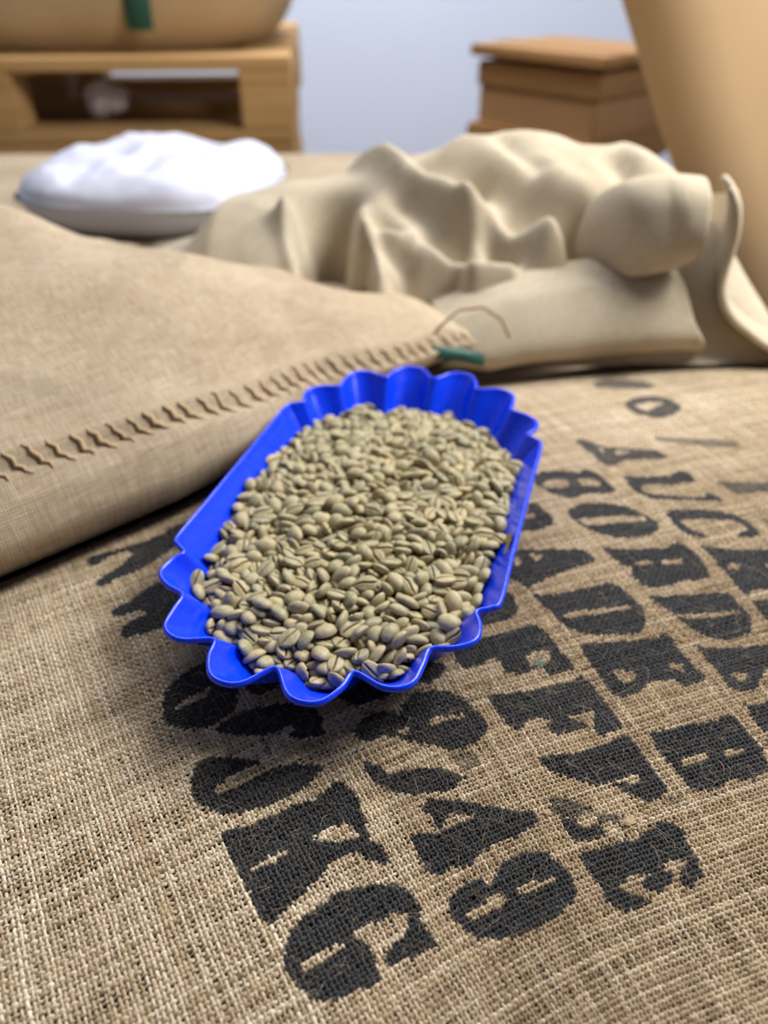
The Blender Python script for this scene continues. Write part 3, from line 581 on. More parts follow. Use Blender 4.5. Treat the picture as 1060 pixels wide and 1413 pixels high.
-664,124,-99,21,62,67,34,104,-538,-765,-141,33,-2,-93,17,104,-450,392,-98,15,93,32,10,104,194,-66,-84,12,1,23,-97,98,14,-38,-85,98,21,-4,3,97,-5,131,-78,85,-47,9,-24,107,196,-246,-78,38,20,90,-7,90,649,417,-125,49,-6,-16,-85,107,
-685,403,-131,70,-22,0,-68,112,283,933,-131,24,-80,55,-8,108,-690,-31,-104,9,-82,-37,-44,106,-305,942,-132,35,-24,-90,13,106,116,271,-97,13,-44,60,-65,105,-377,787,-134,9,-68,-68,-26,96,-314,-273,-97,97,1,-19,13,100,-399,247,-112,13,35,-93,4,87,
405,169,-101,28,89,32,17,109,-485,324,-123,58,-12,-64,49,109,-579,535,-131,79,33,20,47,109,617,-708,-152,2,49,-87,6,103,55,607,-106,7,-27,-14,95,86,-475,-345,-134,73,-42,6,-54,101,3,504,-109,31,-46,68,-48,90,-156,709,-105,80,9,-9,-59,102,
-157,-650,-128,91,-4,40,-1,97,130,861,-123,25,-16,5,95,91,574,103,-119,24,-5,8,97,89,-154,-757,-139,67,-29,39,56,96,-367,-148,-100,21,-59,70,34,87,-528,-705,-143,11,0,-98,-14,93,72,483,-112,70,-68,-21,1,92,621,566,-133,83,-27,4,-48,110,
15,-395,-99,37,-4,0,-93,90,-491,500,-115,87,-1,-1,49,95,-476,-944,-180,38,-7,-91,-12,108,30,-251,-88,85,-16,-51,-1,102,659,487,-145,2,-20,-94,-27,100,-33,1000,-135,53,10,-10,84,100,8,724,-113,41,22,-16,87,104,195,-1,-93,99,1,-9,-14,100,
-20,879,-133,17,-87,-40,-23,105,599,477,-131,60,-15,-19,76,100,-205,-395,-117,88,-43,3,-19,86,-583,-368,-131,50,28,16,81,90,-290,-588,-116,85,-32,14,-39,93,-433,22,-93,35,58,-72,12,108,-392,-63,-103,63,62,47,1,105,-577,601,-127,2,16,-91,-38,96,
157,1021,-155,30,-16,2,-94,108,-142,-896,-151,69,-45,26,-51,86,242,389,-97,89,-18,37,20,103,14,-692,-132,86,33,-4,-39,87,213,158,-105,42,22,-9,88,105,-453,212,-112,36,60,-68,-22,98,-19,376,-90,68,5,22,70,110,-47,99,-81,42,88,-23,8,90,
-234,-640,-122,67,-15,-21,-70,104,-215,353,-92,38,-7,30,-87,96,-212,-774,-144,52,75,-36,18,108,36,-785,-153,49,-30,12,-81,100,416,538,-123,8,-81,57,-10,96,-582,281,-118,51,19,-20,81,90,-433,-726,-144,36,66,-65,-11,94,45,161,-98,85,46,-11,-24,100,
-27,-1056,-186,35,-48,13,-80,94,435,237,-107,49,86,7,14,93,-544,395,-124,21,63,12,73,99,618,-265,-140,90,30,-31,-9,95,-64,750,-115,93,33,6,16,110,-496,778,-144,2,9,-99,-11,103,373,616,-125,81,5,-24,53,101,-575,852,-155,16,61,-69,-36,111,
-533,-379,-125,3,96,-1,-28,91,353,-532,-122,20,94,-25,-10,86,-426,777,-137,23,42,67,57,88,-442,-28,-109,92,-14,27,23,109,-473,-581,-122,94,31,10,5,110,542,778,-158,1,-1,13,99,103,-371,137,-114,94,22,-18,-20,108,474,17,-103,67,10,2,-73,104,
673,378,-160,84,-8,-53,-8,111,61,894,-128,41,-4,2,-91,101,127,-792,-157,38,85,33,15,97,432,604,-135,94,14,-24,23,89,345,690,-128,100,0,5,4,108,-246,685,-112,59,-10,11,-79,92,385,867,-155,52,36,-21,74,105,61,809,-123,56,-2,3,-83,109,
301,1099,-183,49,87,3,-8,108,315,-679,-158,91,-34,10,-21,91,-72,-549,-116,98,-9,19,-5,109,678,565,-157,81,1,-55,21,111,-359,-363,-117,45,-17,-40,-78,91,93,709,-111,55,34,-10,-76,102,485,-63,-109,15,-75,57,-29,88,-492,712,-144,94,-7,-8,32,97,
93,-1188,-250,82,-25,17,49,101,535,-280,-155,13,39,-7,-91,96,124,345,-102,9,-14,-9,98,109,-366,281,-98,16,-16,-90,36,102,-563,169,-117,47,80,-5,-38,100,-20,-767,-161,88,-24,-20,37,106,-185,645,-121,33,-89,-16,28,93,209,622,-106,1,-89,30,-35,111,
111,-692,-135,4,-29,-85,43,98,-93,1020,-143,16,-74,-65,-5,102,392,799,-151,31,-84,41,-19,88,-197,-332,-118,9,-98,16,13,111,-308,168,-106,1,6,-99,-12,88,312,-935,-182,86,-6,-38,-34,89,-483,-519,-124,70,48,44,29,86,138,-270,-89,6,-91,35,23,103,
-83,-911,-156,70,-46,21,51,92,200,742,-137,49,-78,37,12,104,622,-173,-125,32,87,18,33,94,-431,1061,-161,93,24,15,25,111,-154,-533,-110,5,18,-88,44,99,-108,806,-119,68,12,6,72,98,-259,210,-101,90,-6,38,19,104,271,-777,-174,38,-49,-7,78,88,
469,545,-142,88,2,-28,-37,109,-586,-756,-165,22,18,-94,17,110,456,329,-121,84,-48,-25,8,100,545,462,-125,65,63,-20,-38,99,-559,333,-131,20,12,-25,94,106,-208,496,-109,6,71,-70,0,91,560,363,-121,3,-92,5,39,98,-20,583,-122,78,60,-5,15,110,
432,899,-161,18,-90,36,-17,97,468,209,-126,12,-33,21,91,110,284,754,-141,32,-18,3,-93,92,243,-982,-211,50,68,8,-54,107,192,-1115,-209,4,46,87,-20,88,-377,957,-148,6,-51,72,46,110,-86,-601,-123,83,47,-29,9,92,26,-1043,-194,47,59,65,-7,96,
-338,-804,-143,2,-67,-63,39,95,430,-248,-133,44,58,67,-11,110,-512,-271,-134,20,12,97,0,89,381,353,-108,88,36,5,-31,112,-307,661,-113,22,8,-97,-5,105,-135,619,-125,71,11,48,51,99,109,642,-112,7,-21,93,-29,90,84,1094,-165,57,-16,-15,-79,111,
344,-177,-87,11,-22,27,93,108,358,-643,-149,94,5,21,25,104,-622,773,-153,89,-18,38,-20,100,-307,234,-106,7,33,-17,93,99,277,856,-139,12,99,-4,8,109,180,557,-97,10,-14,-98,7,109,281,-1061,-204,54,-32,-31,72,106,-309,-1075,-237,2,-28,81,-52,94,
192,79,-107,69,8,-35,-62,95,-67,479,-101,77,-20,29,53,104,240,673,-125,49,-23,-35,76,103,545,-120,-139,51,26,76,-29,104,485,624,-139,51,-19,81,-21,111,530,420,-123,1,-47,-40,-79,92,428,-388,-139,90,-8,-42,2,111,-198,1072,-159,60,32,-56,-47,104,
-291,111,-115,9,9,4,99,90,213,-578,-131,20,-44,3,88,91,-403,1124,-179,13,-18,69,-68,102,-480,74,-113,33,47,-73,-37,111,519,565,-144,44,-54,72,-7,93,-631,480,-138,22,37,19,88,111,583,-46,-129,39,-27,78,-41,106,-581,-657,-155,71,19,50,46,92,
528,-65,-123,69,14,-17,-69,97,100,-941,-187,58,3,1,-82,111,-217,97,-97,15,76,-55,31,99,-254,604,-105,75,-18,-22,-60,101,-693,77,-133,25,78,-34,-45,106,-180,-1179,-247,22,84,37,-32,104,-261,525,-112,49,-69,-53,4,105,-592,668,-129,21,-67,71,-5,109,
363,-915,-187,65,-46,-27,54,108,-176,19,-90,19,80,-26,-51,110,-278,997,-157,30,-55,-77,5,90,-57,-15,-83,41,8,29,-86,94,52,-292,-106,24,26,-25,-90,102,-591,390,-130,31,-25,-91,9,89,-50,-171,-99,35,-11,24,90,110,-400,641,-118,6,-31,94,14,111,
356,-407,-141,14,48,79,-34,107,-97,1152,-176,90,4,2,44,97,-1,1051,-147,72,7,-22,65,107,147,1095,-165,23,85,37,31,98,65,-97,-89,56,-38,-27,68,102,-185,573,-120,44,8,7,89,101,224,925,-137,77,42,-12,-47,106,-145,382,-79,77,-10,15,61,108,
-229,-447,-124,98,17,-4,4,111,55,671,-104,44,-62,54,-36,91,-638,606,-141,53,-33,37,-69,87,369,492,-127,5,60,-79,11,87,-432,-290,-141,20,66,-72,-6,105,-529,835,-153,69,-50,-43,29,96,655,-622,-166,20,-84,-38,35,104,-389,517,-111,55,-62,-26,49,103,
-568,456,-124,92,-11,0,37,109,12,-832,-166,21,-35,-77,50,96,37,954,-144,21,-58,-77,-13,96,472,114,-111,60,32,-47,-57,97,-189,-184,-103,31,0,-9,95,99,547,-857,-215,44,13,1,89,100,467,-128,-129,81,13,55,-16,95,-168,1137,-181,68,18,-27,66,106,
-274,826,-143,20,-34,-91,-13,106,383,-85,-114,32,-52,72,-33,90,-458,-227,-126,78,-21,-42,42,95,405,1041,-180,3,-18,94,-28,105,545,50,-117,0,82,-48,32,93,449,-188,-130,27,92,-26,14,109,558,592,-160,7,-41,75,52,94,433,66,-117,27,64,29,66,91,
427,704,-148,43,34,78,30,91,87,-1135,-238,23,60,-75,16,111,57,560,-123,49,87,-1,5,92,-415,890,-155,26,-18,-93,-21,108,81,-225,-103,4,96,-27,2,99,-595,134,-124,37,67,-65,-3,109,-467,-750,-159,25,93,0,-27,102,-680,604,-157,9,-50,-36,-78,87,
304,157,-113,59,31,9,-74,101,-351,885,-150,16,-20,57,-78,92,221,-133,-88,63,-31,1,-71,87,-290,-705,-146,40,38,9,83,110,-73,61,-94,12,68,-56,45,95,112,-540,-135,53,-3,-18,-83,100,194,-836,-190,36,72,58,10,102,-175,905,-147,59,-5,-64,-49,87,
-520,265,-129,75,3,21,63,90,-62,-1164,-246,57,-67,-19,-43,96,93,-1016,-206,17,-93,25,-23,93,612,722,-170,51,-41,-54,53,89,297,-377,-125,99,-15,-5,-4,111,320,937,-158,83,4,-23,51,95,-690,-185,-127,88,-8,6,46,86,536,-346,-160,46,-34,80,-20,92,
-31,540,-126,70,-70,2,13,92,-641,-664,-204,54,-43,20,-70,96,40,-902,-171,84,-34,-14,-40,107,-43,-1127,-265,14,0,61,78,104,-64,-315,-103,9,8,-8,99,89,-42,926,-149,85,44,28,10,91,610,642,-159,49,2,-8,87,89,-272,735,-128,61,24,-2,75,107,
-676,499,-159,80,-1,60,1,107,-341,60,-106,54,20,14,80,99,434,813,-161,55,-9,-28,78,99,327,-106,-104,88,-25,15,-38,93,228,1058,-171,9,-75,-65,3,88,216,-282,-102,10,20,95,-21,100,-356,-878,-156,33,30,-74,-50,106,-415,-877,-174,24,-28,-93,6,108,
341,416,-113,20,86,-44,-16,99,422,455,-130,1,-73,-47,-49,107,221,-224,-115,39,16,79,44,98,-155,299,-99,8,-58,-79,-20,111,-653,195,-132,96,-14,-13,-22,109,-103,672,-125,54,-28,24,-76,97,323,-867,-161,82,7,-11,56,99,-344,-217,-123,74,15,2,-66,100,
466,273,-138,12,-56,68,45,94,-237,-126,-101,9,5,99,3,89,-401,-355,-152,88,33,22,26,105,-549,52,-113,80,-47,8,-36,92,323,-731,-175,53,-23,-13,-80,109,391,-758,-184,88,-30,6,37,111,224,585,-142,30,36,-19,-86,108,129,750,-134,52,-6,40,75,91,
-239,904,-144,39,-1,-4,-92,111,-237,-240,-97,10,-72,-68,7,102,556,855,-191,24,16,-18,-94,88,-28,-617,-142,61,-44,11,-65,90,-467,588,-126,77,-7,19,-60,97,-521,103,-133,24,91,-3,-34,109,-357,-1033,-226,44,4,19,88,97,456,744,-168,59,33,21,-70,90,
175,682,-125,79,-19,9,58,89,-402,-429,-147,86,4,44,25,105,475,398,-139,56,23,4,-80,103,-239,402,-104,8,52,-85,-5,97,114,531,-132,76,-33,-55,-9,98,-16,-221,-96,41,-38,40,73,105,-140,1044,-169,68,6,8,-72,107,670,313,-156,1,-55,-63,55,93,
-644,273,-128,64,-45,51,-36,100,-452,447,-123,84,41,4,35,100,131,1221,-221,20,-33,84,38,111,670,-265,-164,68,50,-53,0,87,-176,961,-164,20,-86,22,43,99,-89,381,-105,0,-89,42,-18,110,10,-974,-175,5,66,74,12,110,518,-845,-263,13,40,-50,-76,99,
-690,326,-133,80,4,41,44,102,-609,-568,-174,34,-13,-72,-59,91,-510,602,-141,70,5,41,-58,90,372,952,-166,11,-72,68,11,94,131,814,-144,84,-25,-7,-47,106,-658,658,-157,18,-62,-71,-28,109,199,865,-134,58,17,15,-78,111,-122,-53,-89,5,62,-75,22,94,
124,-6,-111,25,61,-53,53,92,427,-90,-126,85,-15,-28,42,111,-139,502,-110,1,-18,18,-97,110,483,-317,-160,24,35,46,-78,101,300,621,-125,8,92,39,-4,103,116,-629,-121,76,20,-20,-59,99,624,-684,-195,95,-16,-7,26,98,607,826,-206,40,35,80,29,90,
-75,953,-159,25,-28,24,-90,94,421,981,-199,39,39,31,-78,105,-119,241,-88,49,-19,11,-84,93,-48,438,-126,71,-61,-33,-11,96,-442,836,-152,10,17,-22,96,93,-298,-1045,-203,19,89,-41,-4,95,199,-437,-116,11,30,-6,-95,91,-274,-956,-184,10,61,78,-6,110,
-600,-686,-190,41,-30,-83,23,106,-351,208,-122,15,48,-86,-5,93,-559,789,-191,46,-39,-39,-69,102,-564,-191,-131,41,-47,-17,-76,110,-250,1067,-180,41,31,-27,-81,111,118,43,-111,97,-19,-5,10,97,297,224,-111,24,36,-4,-90,91,188,219,-117,21,83,-33,-40,106,
297,-602,-162,34,72,-58,18,93,680,10,-136,47,-73,-18,46,90,-484,-113,-132,76,-29,-8,58,95,406,30,-121,10,-68,-11,-72,89,-218,38,-118,38,-90,-21,11,99,-338,482,-110,94,23,13,-21,95,-658,-497,-186,74,48,36,31,101,16,638,-139,43,49,2,76,105,
-162,-1119,-255,71,-52,-47,4,87,-349,838,-151,93,31,8,17,92,-86,-415,-107,26,55,-78,-12,93,-129,875,-139,3,-82,57,-11,89,-302,770,-146,60,26,-15,74,94,178,-182,-107,23,-27,88,-31,104,-59,625,-133,21,20,-25,-92,104,-427,535,-133,71,52,38,28,107,
-163,-985,-188,96,-24,-13,-8,92,204,-915,-196,29,63,-69,-18,96,-373,-631,-148,21,-37,-84,-33,104,-352,-100,-113,78,29,-9,55,109,621,-489,-188,37,0,-27,-89,92,263,-86,-101,77,36,-12,-52,105,-387,433,-120,79,-2,7,-61,90,-173,168,-128,1,55,77,-31,103,
-222,-11,-116,65,-63,32,27,101,-292,-371,-119,28,33,89,16,109,-111,554,-132,5,-10,99,3,102,248,74,-119,35,-86,-33,19,87,155,176,-117,24,-64,-15,-71,94,-1,281,-125,96,8,-14,-22,99,-371,337,-125,11,-32,94,9,102,374,-488,-148,67,51,-20,-50,104,
-492,941,-179,34,-86,3,39,107,99,432,-117,23,66,71,-3,107,-124,134,-95,85,-23,3,-48,104,468,684,-160,40,-38,83,-6,98,50,993,-168,15,-59,77,18,96,585,279,-136,20,15,95,-17,91,-2,778,-135,74,39,13,-54,105,421,149,-132,95,-20,-17,16,91,
199,355,-116,21,93,-27,17,111,-670,-295,-147,96,7,14,23,108,345,-46,-123,90,1,-24,36,92,-300,-50,-110,16,-87,46,4,101,-637,-89,-156,68,-38,-57,26,95,384,429,-147,12,-72,-16,-67,92,-307,-133,-99,62,-8,22,-75,100,-230,-907,-168,91,-40,-1,-10,109,
364,745,-159,28,-8,-4,96,108,531,506,-148,90,34,-9,25,89,263,-908,-186,69,-34,-23,60,110,575,-155,-143,17,-62,16,75,109,-123,-711,-155,53,-68,33,-39,89,162,1181,-223,74,-61,-19,20,101,-211,744,-137,47,56,67,13,92,459,-498,-152,94,-3,-32,-15,111,
604,-833,-201,70,3,-17,-69,92,98,958,-167,78,3,5,63,91,9,-105,-87,51,25,13,-81,110,600,-363,-159,20,-12,24,-94,100,-417,92,-130,46,-23,-27,-82,97,218,-342,-108,48,80,-31,-18,92,-176,-688,-150,44,-10,-83,34,93,194,-1103,-285,69,-8,-13,71,91,
284,283,-127,42,-2,-29,86,110,469,-895,-255,88,-28,-34,-15,87,-453,-448,-160,67,44,25,54,110,42,1152,-201,31,4,-73,61,104,-297,389,-121,70,-9,14,-70,98,-597,-827,-184,13,-9,-98,8,108,126,-148,-105,1,-20,-7,-98,89,593,328,-172,25,29,71,-59,109,
54,-1062,-215,39,64,66,-5,89,-218,-569,-127,35,92,6,15,96,405,-454,-151,64,4,73,22,90,-503,539,-146,20,-91,16,33,108,503,-222,-148,49,-10,6,86,91,-605,-38,-154,70,-49,18,-50,109,143,-1067,-208,39,90,18,-7,103,167,-1126,-246,35,-2,-22,-91,105,
319,-1064,-225,86,-21,-29,35,92,103,589,-141,35,7,-43,83,88,188,-968,-220,60,27,41,63,92,-612,549,-158,88,8,45,12,96,664,-43,-142,92,-40,2,0,101,-36,687,-132,33,0,-41,85,87,125,228,-117,75,-48,-9,44,96,-15,219,-115,94,23,-4,-25,111,
660,-171,-163,94,-29,-12,-10,90,248,464,-129,45,8,-13,-88,103,-177,415,-113,81,-14,23,-52,103,474,947,-197,84,9,-48,-25,106,-612,832,-190,10,54,1,83,102,583,-543,-169,87,-2,-49,-5,97,-634,356,-149,54,-32,-30,72,102,-331,-591,-157,45,-79,41,-10,104,
235,-1058,-288,41,55,72,-7,87,359,245,-112,9,-19,-96,-18,87,-273,59,-128,58,-81,-13,-4,92,-503,-483,-156,70,-29,42,-50,101,658,-393,-188,60,-36,-46,55,102,545,638,-170,30,-86,-39,13,109,18,1114,-185,78,-46,39,18,106,304,1021,-194,33,-88,-33,-10,98,
-285,-861,-157,74,-16,3,66,100,347,-1045,-253,49,25,-13,-82,99,-582,-277,-141,92,9,10,38,87,-67,1197,-207,48,18,-1,86,101,-687,-96,-145,52,-9,-85,4,101,470,459,-150,24,-25,94,7,100,67,-350,-124,2,20,26,94,92,342,893,-175,27,-57,10,77,88,
447,1027,-228,17,-41,-30,84,108,-101,-119,-93,30,33,-88,-14,87,113,1029,-185,13,-48,-86,9,106,227,-524,-141,27,-14,28,91,87,-110,-209,-111,77,12,7,-63,104,299,74,-111,68,-46,-47,31,107,-11,56,-91,35,14,-36,-85,101,249,-630,-173,64,-12,21,73,87,
-63,818,-144,31,17,0,-94,94,421,-799,-189,29,69,60,-29,88,481,-731,-187,93,-20,-4,29,87,531,-549,-171,5,-29,22,93,94,-117,952,-177,22,-90,-16,35,96,47,396,-108,61,6,-20,77,95,549,-213,-169,35,0,86,38,103,227,787,-161,98,13,-8,16,110,
176,958,-169,4,-98,-22,3,107,601,-633,-170,8,69,-72,-2,93,-467,-379,-168,17,98,12,-1,99,52,-17,-110,30,-70,63,-15,95,476,779,-189,37,-61,70,-4,105,598,-762,-185,9,-79,49,-35,109,411,648,-152,4,3,76,65,108,547,-607,-166,34,-24,11,90,91,
-241,945,-182,58,36,-25,69,108,-464,-43,-150,3,94,-32,7,101,304,-515,-154,47,-5,-3,-88,110,250,988,-163,88,9,4,-46,101,178,429,-111,15,-94,31,-7,103,-421,976,-169,2,56,-71,-43,111,237,356,-150,81,-15,-16,55,99,649,-532,-205,15,-54,0,83,106,
576,-826,-249,33,82,33,32,91,581,-471,-163,71,3,-5,-71,88,-548,685,-174,71,43,43,36,109,-514,442,-164,11,-95,-4,30,92,292,678,-161,90,3,10,-43,108,-613,43,-137,10,-8,2,-99,102,-655,-361,-162,10,69,-70,15,110,57,183,-132,73,24,-35,54,94,
170,-742,-191,68,-33,-12,65,90,-230,1001,-196,55,37,-2,75,94,357,-254,-135,19,-18,-96,-3,111,551,-700,-183,16,90,36,17,105,514,-667,-167,17,-21,94,-19,103,676,-113,-147,77,-37,-22,47,111,200,-383,-133,39,-9,-29,87,99,-429,-972,-201,47,-67,-44,37,90,
-387,-963,-192,31,-65,-59,37,95,-256,-398,-145,11,-58,80,-7,86,-35,-424,-125,17,83,-41,33,90,-649,-579,-206,66,-35,19,-63,104,-182,109,-136,23,56,79,-10,98,568,728,-190,30,-46,-36,75,106,312,-207,-156,89,-34,-24,19,90,-550,-876,-228,23,18,43,86,87,
18,451,-130,9,37,91,-15,88,341,201,-134,47,-15,32,81,95,-407,171,-148,3,16,-49,86,98,79,1179,-233,56,-66,46,21,112,213,-1027,-223,2,-16,79,-59,93,-36,-1078,-231,12,-98,-6,12,107,312,-814,-196,37,46,-80,7,92,-417,-800,-169,8,85,-9,-51,91,
-26,-857,-170,85,-8,41,33,95,530,-771,-206,6,90,-43,8,110,-111,-1176,-257,51,74,-43,-5,96,-433,276,-146,39,9,39,-83,105,390,-560,-173,56,17,-46,-67,108,290,-34,-123,65,-36,-38,55,96,608,-663,-249,84,-40,-30,21,100,44,-795,-198,98,7,-6,-18,93,
163,889,-159,66,-4,25,-71,97,-622,-148,-135,78,14,19,-58,90,265,-215,-129,25,-90,30,-20,97,143,-1000,-218,91,25,-7,-33,98,84,-729,-153,17,90,-36,-16,107,113,-841,-187,43,0,54,72,95,229,270,-108,1,-76,-61,-22,97,-334,-694,-176,4,91,-41,-4,96,
-76,-720,-189,31,34,34,82,101,-435,733,-174,17,-9,-95,-26,94,-336,1098,-218,28,-24,83,42,101,-118,723,-146,25,53,-68,-43,99,-476,867,-178,31,6,-50,81,95,-110,-310,-138,8,-8,-77,63,91,144,483,-133,1,-16,-82,-56,87,-478,-276,-169,94,9,8,33,90,
343,-562,-161,45,57,67,18,106,-351,-808,-184,4,-26,-26,-93,101,174,1082,-197,20,-39,90,-7,109,36,-649,-144,13,-96,-10,-22,103,-93,-853,-174,17,-14,-91,-35,109,374,-337,-171,98,8,-15,14,96,-132,797,-158,26,-38,-88,11,108,-408,216,-159,33,-71,58,23,100,
-684,1,-154,50,-20,-83,15,87,-253,316,-124,7,67,74,-7,105,269,-685,-186,6,80,59,-7,107,297,520,-142,94,26,8,-20,99,518,896,-212,89,41,6,-20,101,-653,-43,-191,81,23,53,1,106,-504,180,-125,48,-19,-24,82,99,-353,-405,-136,94,-28,17,9,102,
611,392,-168,13,92,-22,31,104,663,88,-127,5,-9,20,-97,111,47,-1125,-280,17,72,57,-35,99,349,106,-130,72,-10,-7,68,92,-613,-513,-195,23,-36,39,-81,109,147,-891,-198,19,-75,54,-32,87,582,-237,-218,5,-14,-11,98,105,-216,-516,-133,5,-17,94,29,94,
-384,-748,-181,4,1,-15,-99,98,-76,-487,-141,6,-94,-29,16,109,-92,875,-172,85,-5,5,52,106,-167,-815,-168,93,-14,-8,32,102,-105,-426,-137,20,-22,3,-95,93,-365,-493,-158,50,-70,40,-33,90,-160,216,-99,29,-60,-65,37,90,643,-299,-185,52,-31,-45,66,102,
65,231,-145,24,-96,-11,12,102,-395,1079,-214,48,-14,82,-27,102,-243,771,-170,37,-12,52,-76,88,371,1083,-217,92,-32,2,22,95,213,-1065,-243,11,-10,32,94,93,-444,910,-186,28,-11,-80,-53,106,-609,419,-167,58,-79,9,18,96,-109,-1126,-290,58,79,15,-16,87,
194,-655,-158,84,-15,-17,50,100,143,-335,-124,21,93,17,25,92,-560,904,-189,10,16,-87,-46,90,-529,-812,-179,0,96,-15,-21,96,-285,-659,-180,17,-31,-92,19,88,447,-574,-177,7,-89,39,-22,104,285,-444,-140,4,-31,93,19,94,379,-307,-128,23,10,22,-94,89,
-348,566,-141,34,-82,26,38,88,382,-958,-225,24,-35,88,23,86,-248,-1049,-247,77,-42,15,-46,94,-200,838,-170,1,-56,80,20,105,-533,-385,-172,35,-56,-61,43,92,-191,-1073,-255,1,61,42,67,91,-649,557,-185,43,-15,-80,-40,105,-3,-339,-125,2,88,-48,5,99,
402,85,-145,82,44,24,28,108,-243,-234,-138,4,23,97,6,93,107,-57,-116,2,73,58,-35,87,-73,292,-114,47,13,11,-86,109,-195,-891,-276,93,-33,9,15,93,-249,586,-146,94,-6,-18,27,90,618,-121,-173,62,23,-57,-49,100,-96,-780,-172,16,90,-39,-10,104,
-183,-1018,-214,18,87,44,-13,90,-675,267,-164,41,56,-63,-35,102,521,-577,-216,12,-95,4,-28,104,-244,-1001,-208,13,-30,93,-15,97,386,-18,-136,14,24,96,0,95,-285,6,-129,21,-9,-97,2,89,-499,-221,-163,22,27,-25,90,92,-413,-494,-150,24,84,-32,-37,100,
144,-794,-203,9,99,-9,-8,88,660,673,-165,74,25,7,-62,102,-188,-850,-262,23,95,16,-12,92,540,222,-148,5,-58,40,71,105,599,202,-155,2,28,-88,39,95,478,836,-213,33,-7,93,-17,96,-251,-168,-130,67,-14,-6,-73,94,-529,-852,-214,47,69,-54,6,89,
-497,391,-152,72,28,23,59,96,344,321,-143,95,-20,17,20,106,-567,-585,-157,43,-9,6,-89,86,-532,-83,-156,96,-2,26,7,102,296,824,-167,73,-18,-7,66,87,-186,-851,-219,8,-60,79,-3,94,495,-672,-219,11,-46,86,-17,111,545,849,-242,20,-29,21,91,104,
-156,-952,-230,9,-5,-3,-99,104,-97,-1028,-228,11,63,-74,22,102,272,-1032,-267,38,86,-33,-9,106,-406,-1038,-262,13,75,56,-31,96,78,-124,-132,53,-2,-3,-84,112,-116,-925,-197,57,8,7,81,108,-519,640,-166,82,15,49,-27,105,533,-5,-133,75,66,-1,4,99,
-185,993,-191,40,-66,-63,8,87,530,-412,-159,40,86,30,1,91,134,1131,-218,30,-48,-58,-59,106,111,-594,-200,29,-9,-23,-92,90,-328,924,-180,5,-69,54,48,97,50,-817,-232,94,-23,-5,-26,93,609,-446,-222,5,100,6,5,92,-587,-344,-167,95,13,25,14,93,
610,-211,-173,8,53,85,3,94,-439,375,-138,10,85,51,5,105,-130,71,-116,92,13,19,32,95,-179,-372,-161,3,22,-91,34,87,294,-336,-161,3,7,17,-98,109,-457,-653,-155,24,-5,7,-97,109,-192,-594,-149,11,-7,99,-4,90,651,250,-161,24,17,-4,96,96,
122,-1123,-295,5,-12,-14,-98,104,414,-914,-245,76,-32,-22,-51,86,-35,-680,-168,26,-62,71,-23,105,63,-38,-156,92,1,-5,-39,102,244,-572,-159,46,-32,-7,83,102,-262,-317,-145,13,-42,90,-5,111,154,-598,-147,56,-10,-3,82,100,-551,480,-173,92,17,17,30,101,
135,-423,-142,75,-1,19,-63,95,460,-795,-250,28,-31,75,-51,104,475,-621,-204,84,-40,-27,-23,107,54,732,-151,72,29,-27,57,96,406,-886,-208,51,57,61,19,87,92,-1053,-254,27,-46,84,12,103,266,-968,-264,35,-17,-5,92,96,499,694,-191,46,14,69,54,97,
-466,-906,-230,13,30,-4,95,110,-60,154,-127,48,-51,24,-67,91,-195,-61,-102,3,-31,95,-11,101,-43,-98,-112,26,-48,-84,1,89,327,377,-136,92,-18,23,25,91,-224,644,-151,31,-94,-12,9,102,-649,449,-196,1,-53,42,-74,107,-504,-389,-216,88,-34,-20,27,98,
-435,-394,-236,17,97,-8,-14,99,-565,-420,-242,49,8,-85,19,87,-544,-549,-215,90,-12,2,-42,106,-174,-691,-239,2,-11,-12,-99,111,73,-760,-237,27,-12,26,92,109,371,-781,-228,5,93,36,5,101,-328,-867,-244,12,-17,-35,-92,92,41,-970,-227,80,-40,-25,38,109,
284,-823,-227,28,77,-58,-2,107,331,-869,-215,58,56,54,23,99,598,165,-201,14,80,45,36,99,-487,265,-231,4,-16,-28,-94,98,503,93,-205,92,4,-7,39,95,651,-198,-205,45,42,74,27,98,-603,-280,-187,47,-1,41,78,99,506,738,-235,18,-17,-24,94,95,
-484,800,-221,94,-20,-11,27,103,-364,912,-217,7,36,-16,92,102,-182,848,-234,92,20,-18,27,94,10,952,-220,1,66,64,38,97,134,1018,-235,16,-91,36,13,103,314,962,-229,7,-95,27,11,94,574,489,-253,31,-38,78,-39,96,-508,689,-267,77,2,36,-53,95,
-474,739,-232,7,-89,-41,19,101,-194,807,-220,6,32,89,32,92,-108,830,-244,14,91,-21,-33,99,542,357,-232,93,-3,-28,23,97,498,549,-213,42,30,6,-85,110,646,213,-212,73,-37,-46,35,88,-593,452,-228,84,5,54,-1,95,479,475,-233,24,-13,96,2,91,
-449,-996,-242,61,16,10,77,88,126,-1007,-268,77,0,-22,60,106,190,-999,-270,4,-72,69,-1,106,237,989,-239,5,-97,-16,-19,99,-457,1056,-201,85,33,28,30,91,-182,1096,-253,52,9,36,-77,112,-12,1129,-231,9,-73,67,9,100,467,692,-255,20,40,73,51,109,
-465,830,-259,26,7,-26,93,96,-296,896,-221,84,-22,-27,42,99,-192,920,-222,53,56,-21,-60,93,-115,1000,-214,0,0,97,22,107,38,991,-230,11,-79,61,1,90,538,500,-226,63,19,69,-30,90,-320,787,-222,71,-14,19,-67,104,-514,-626,-220,95,-11,27,-12,99,
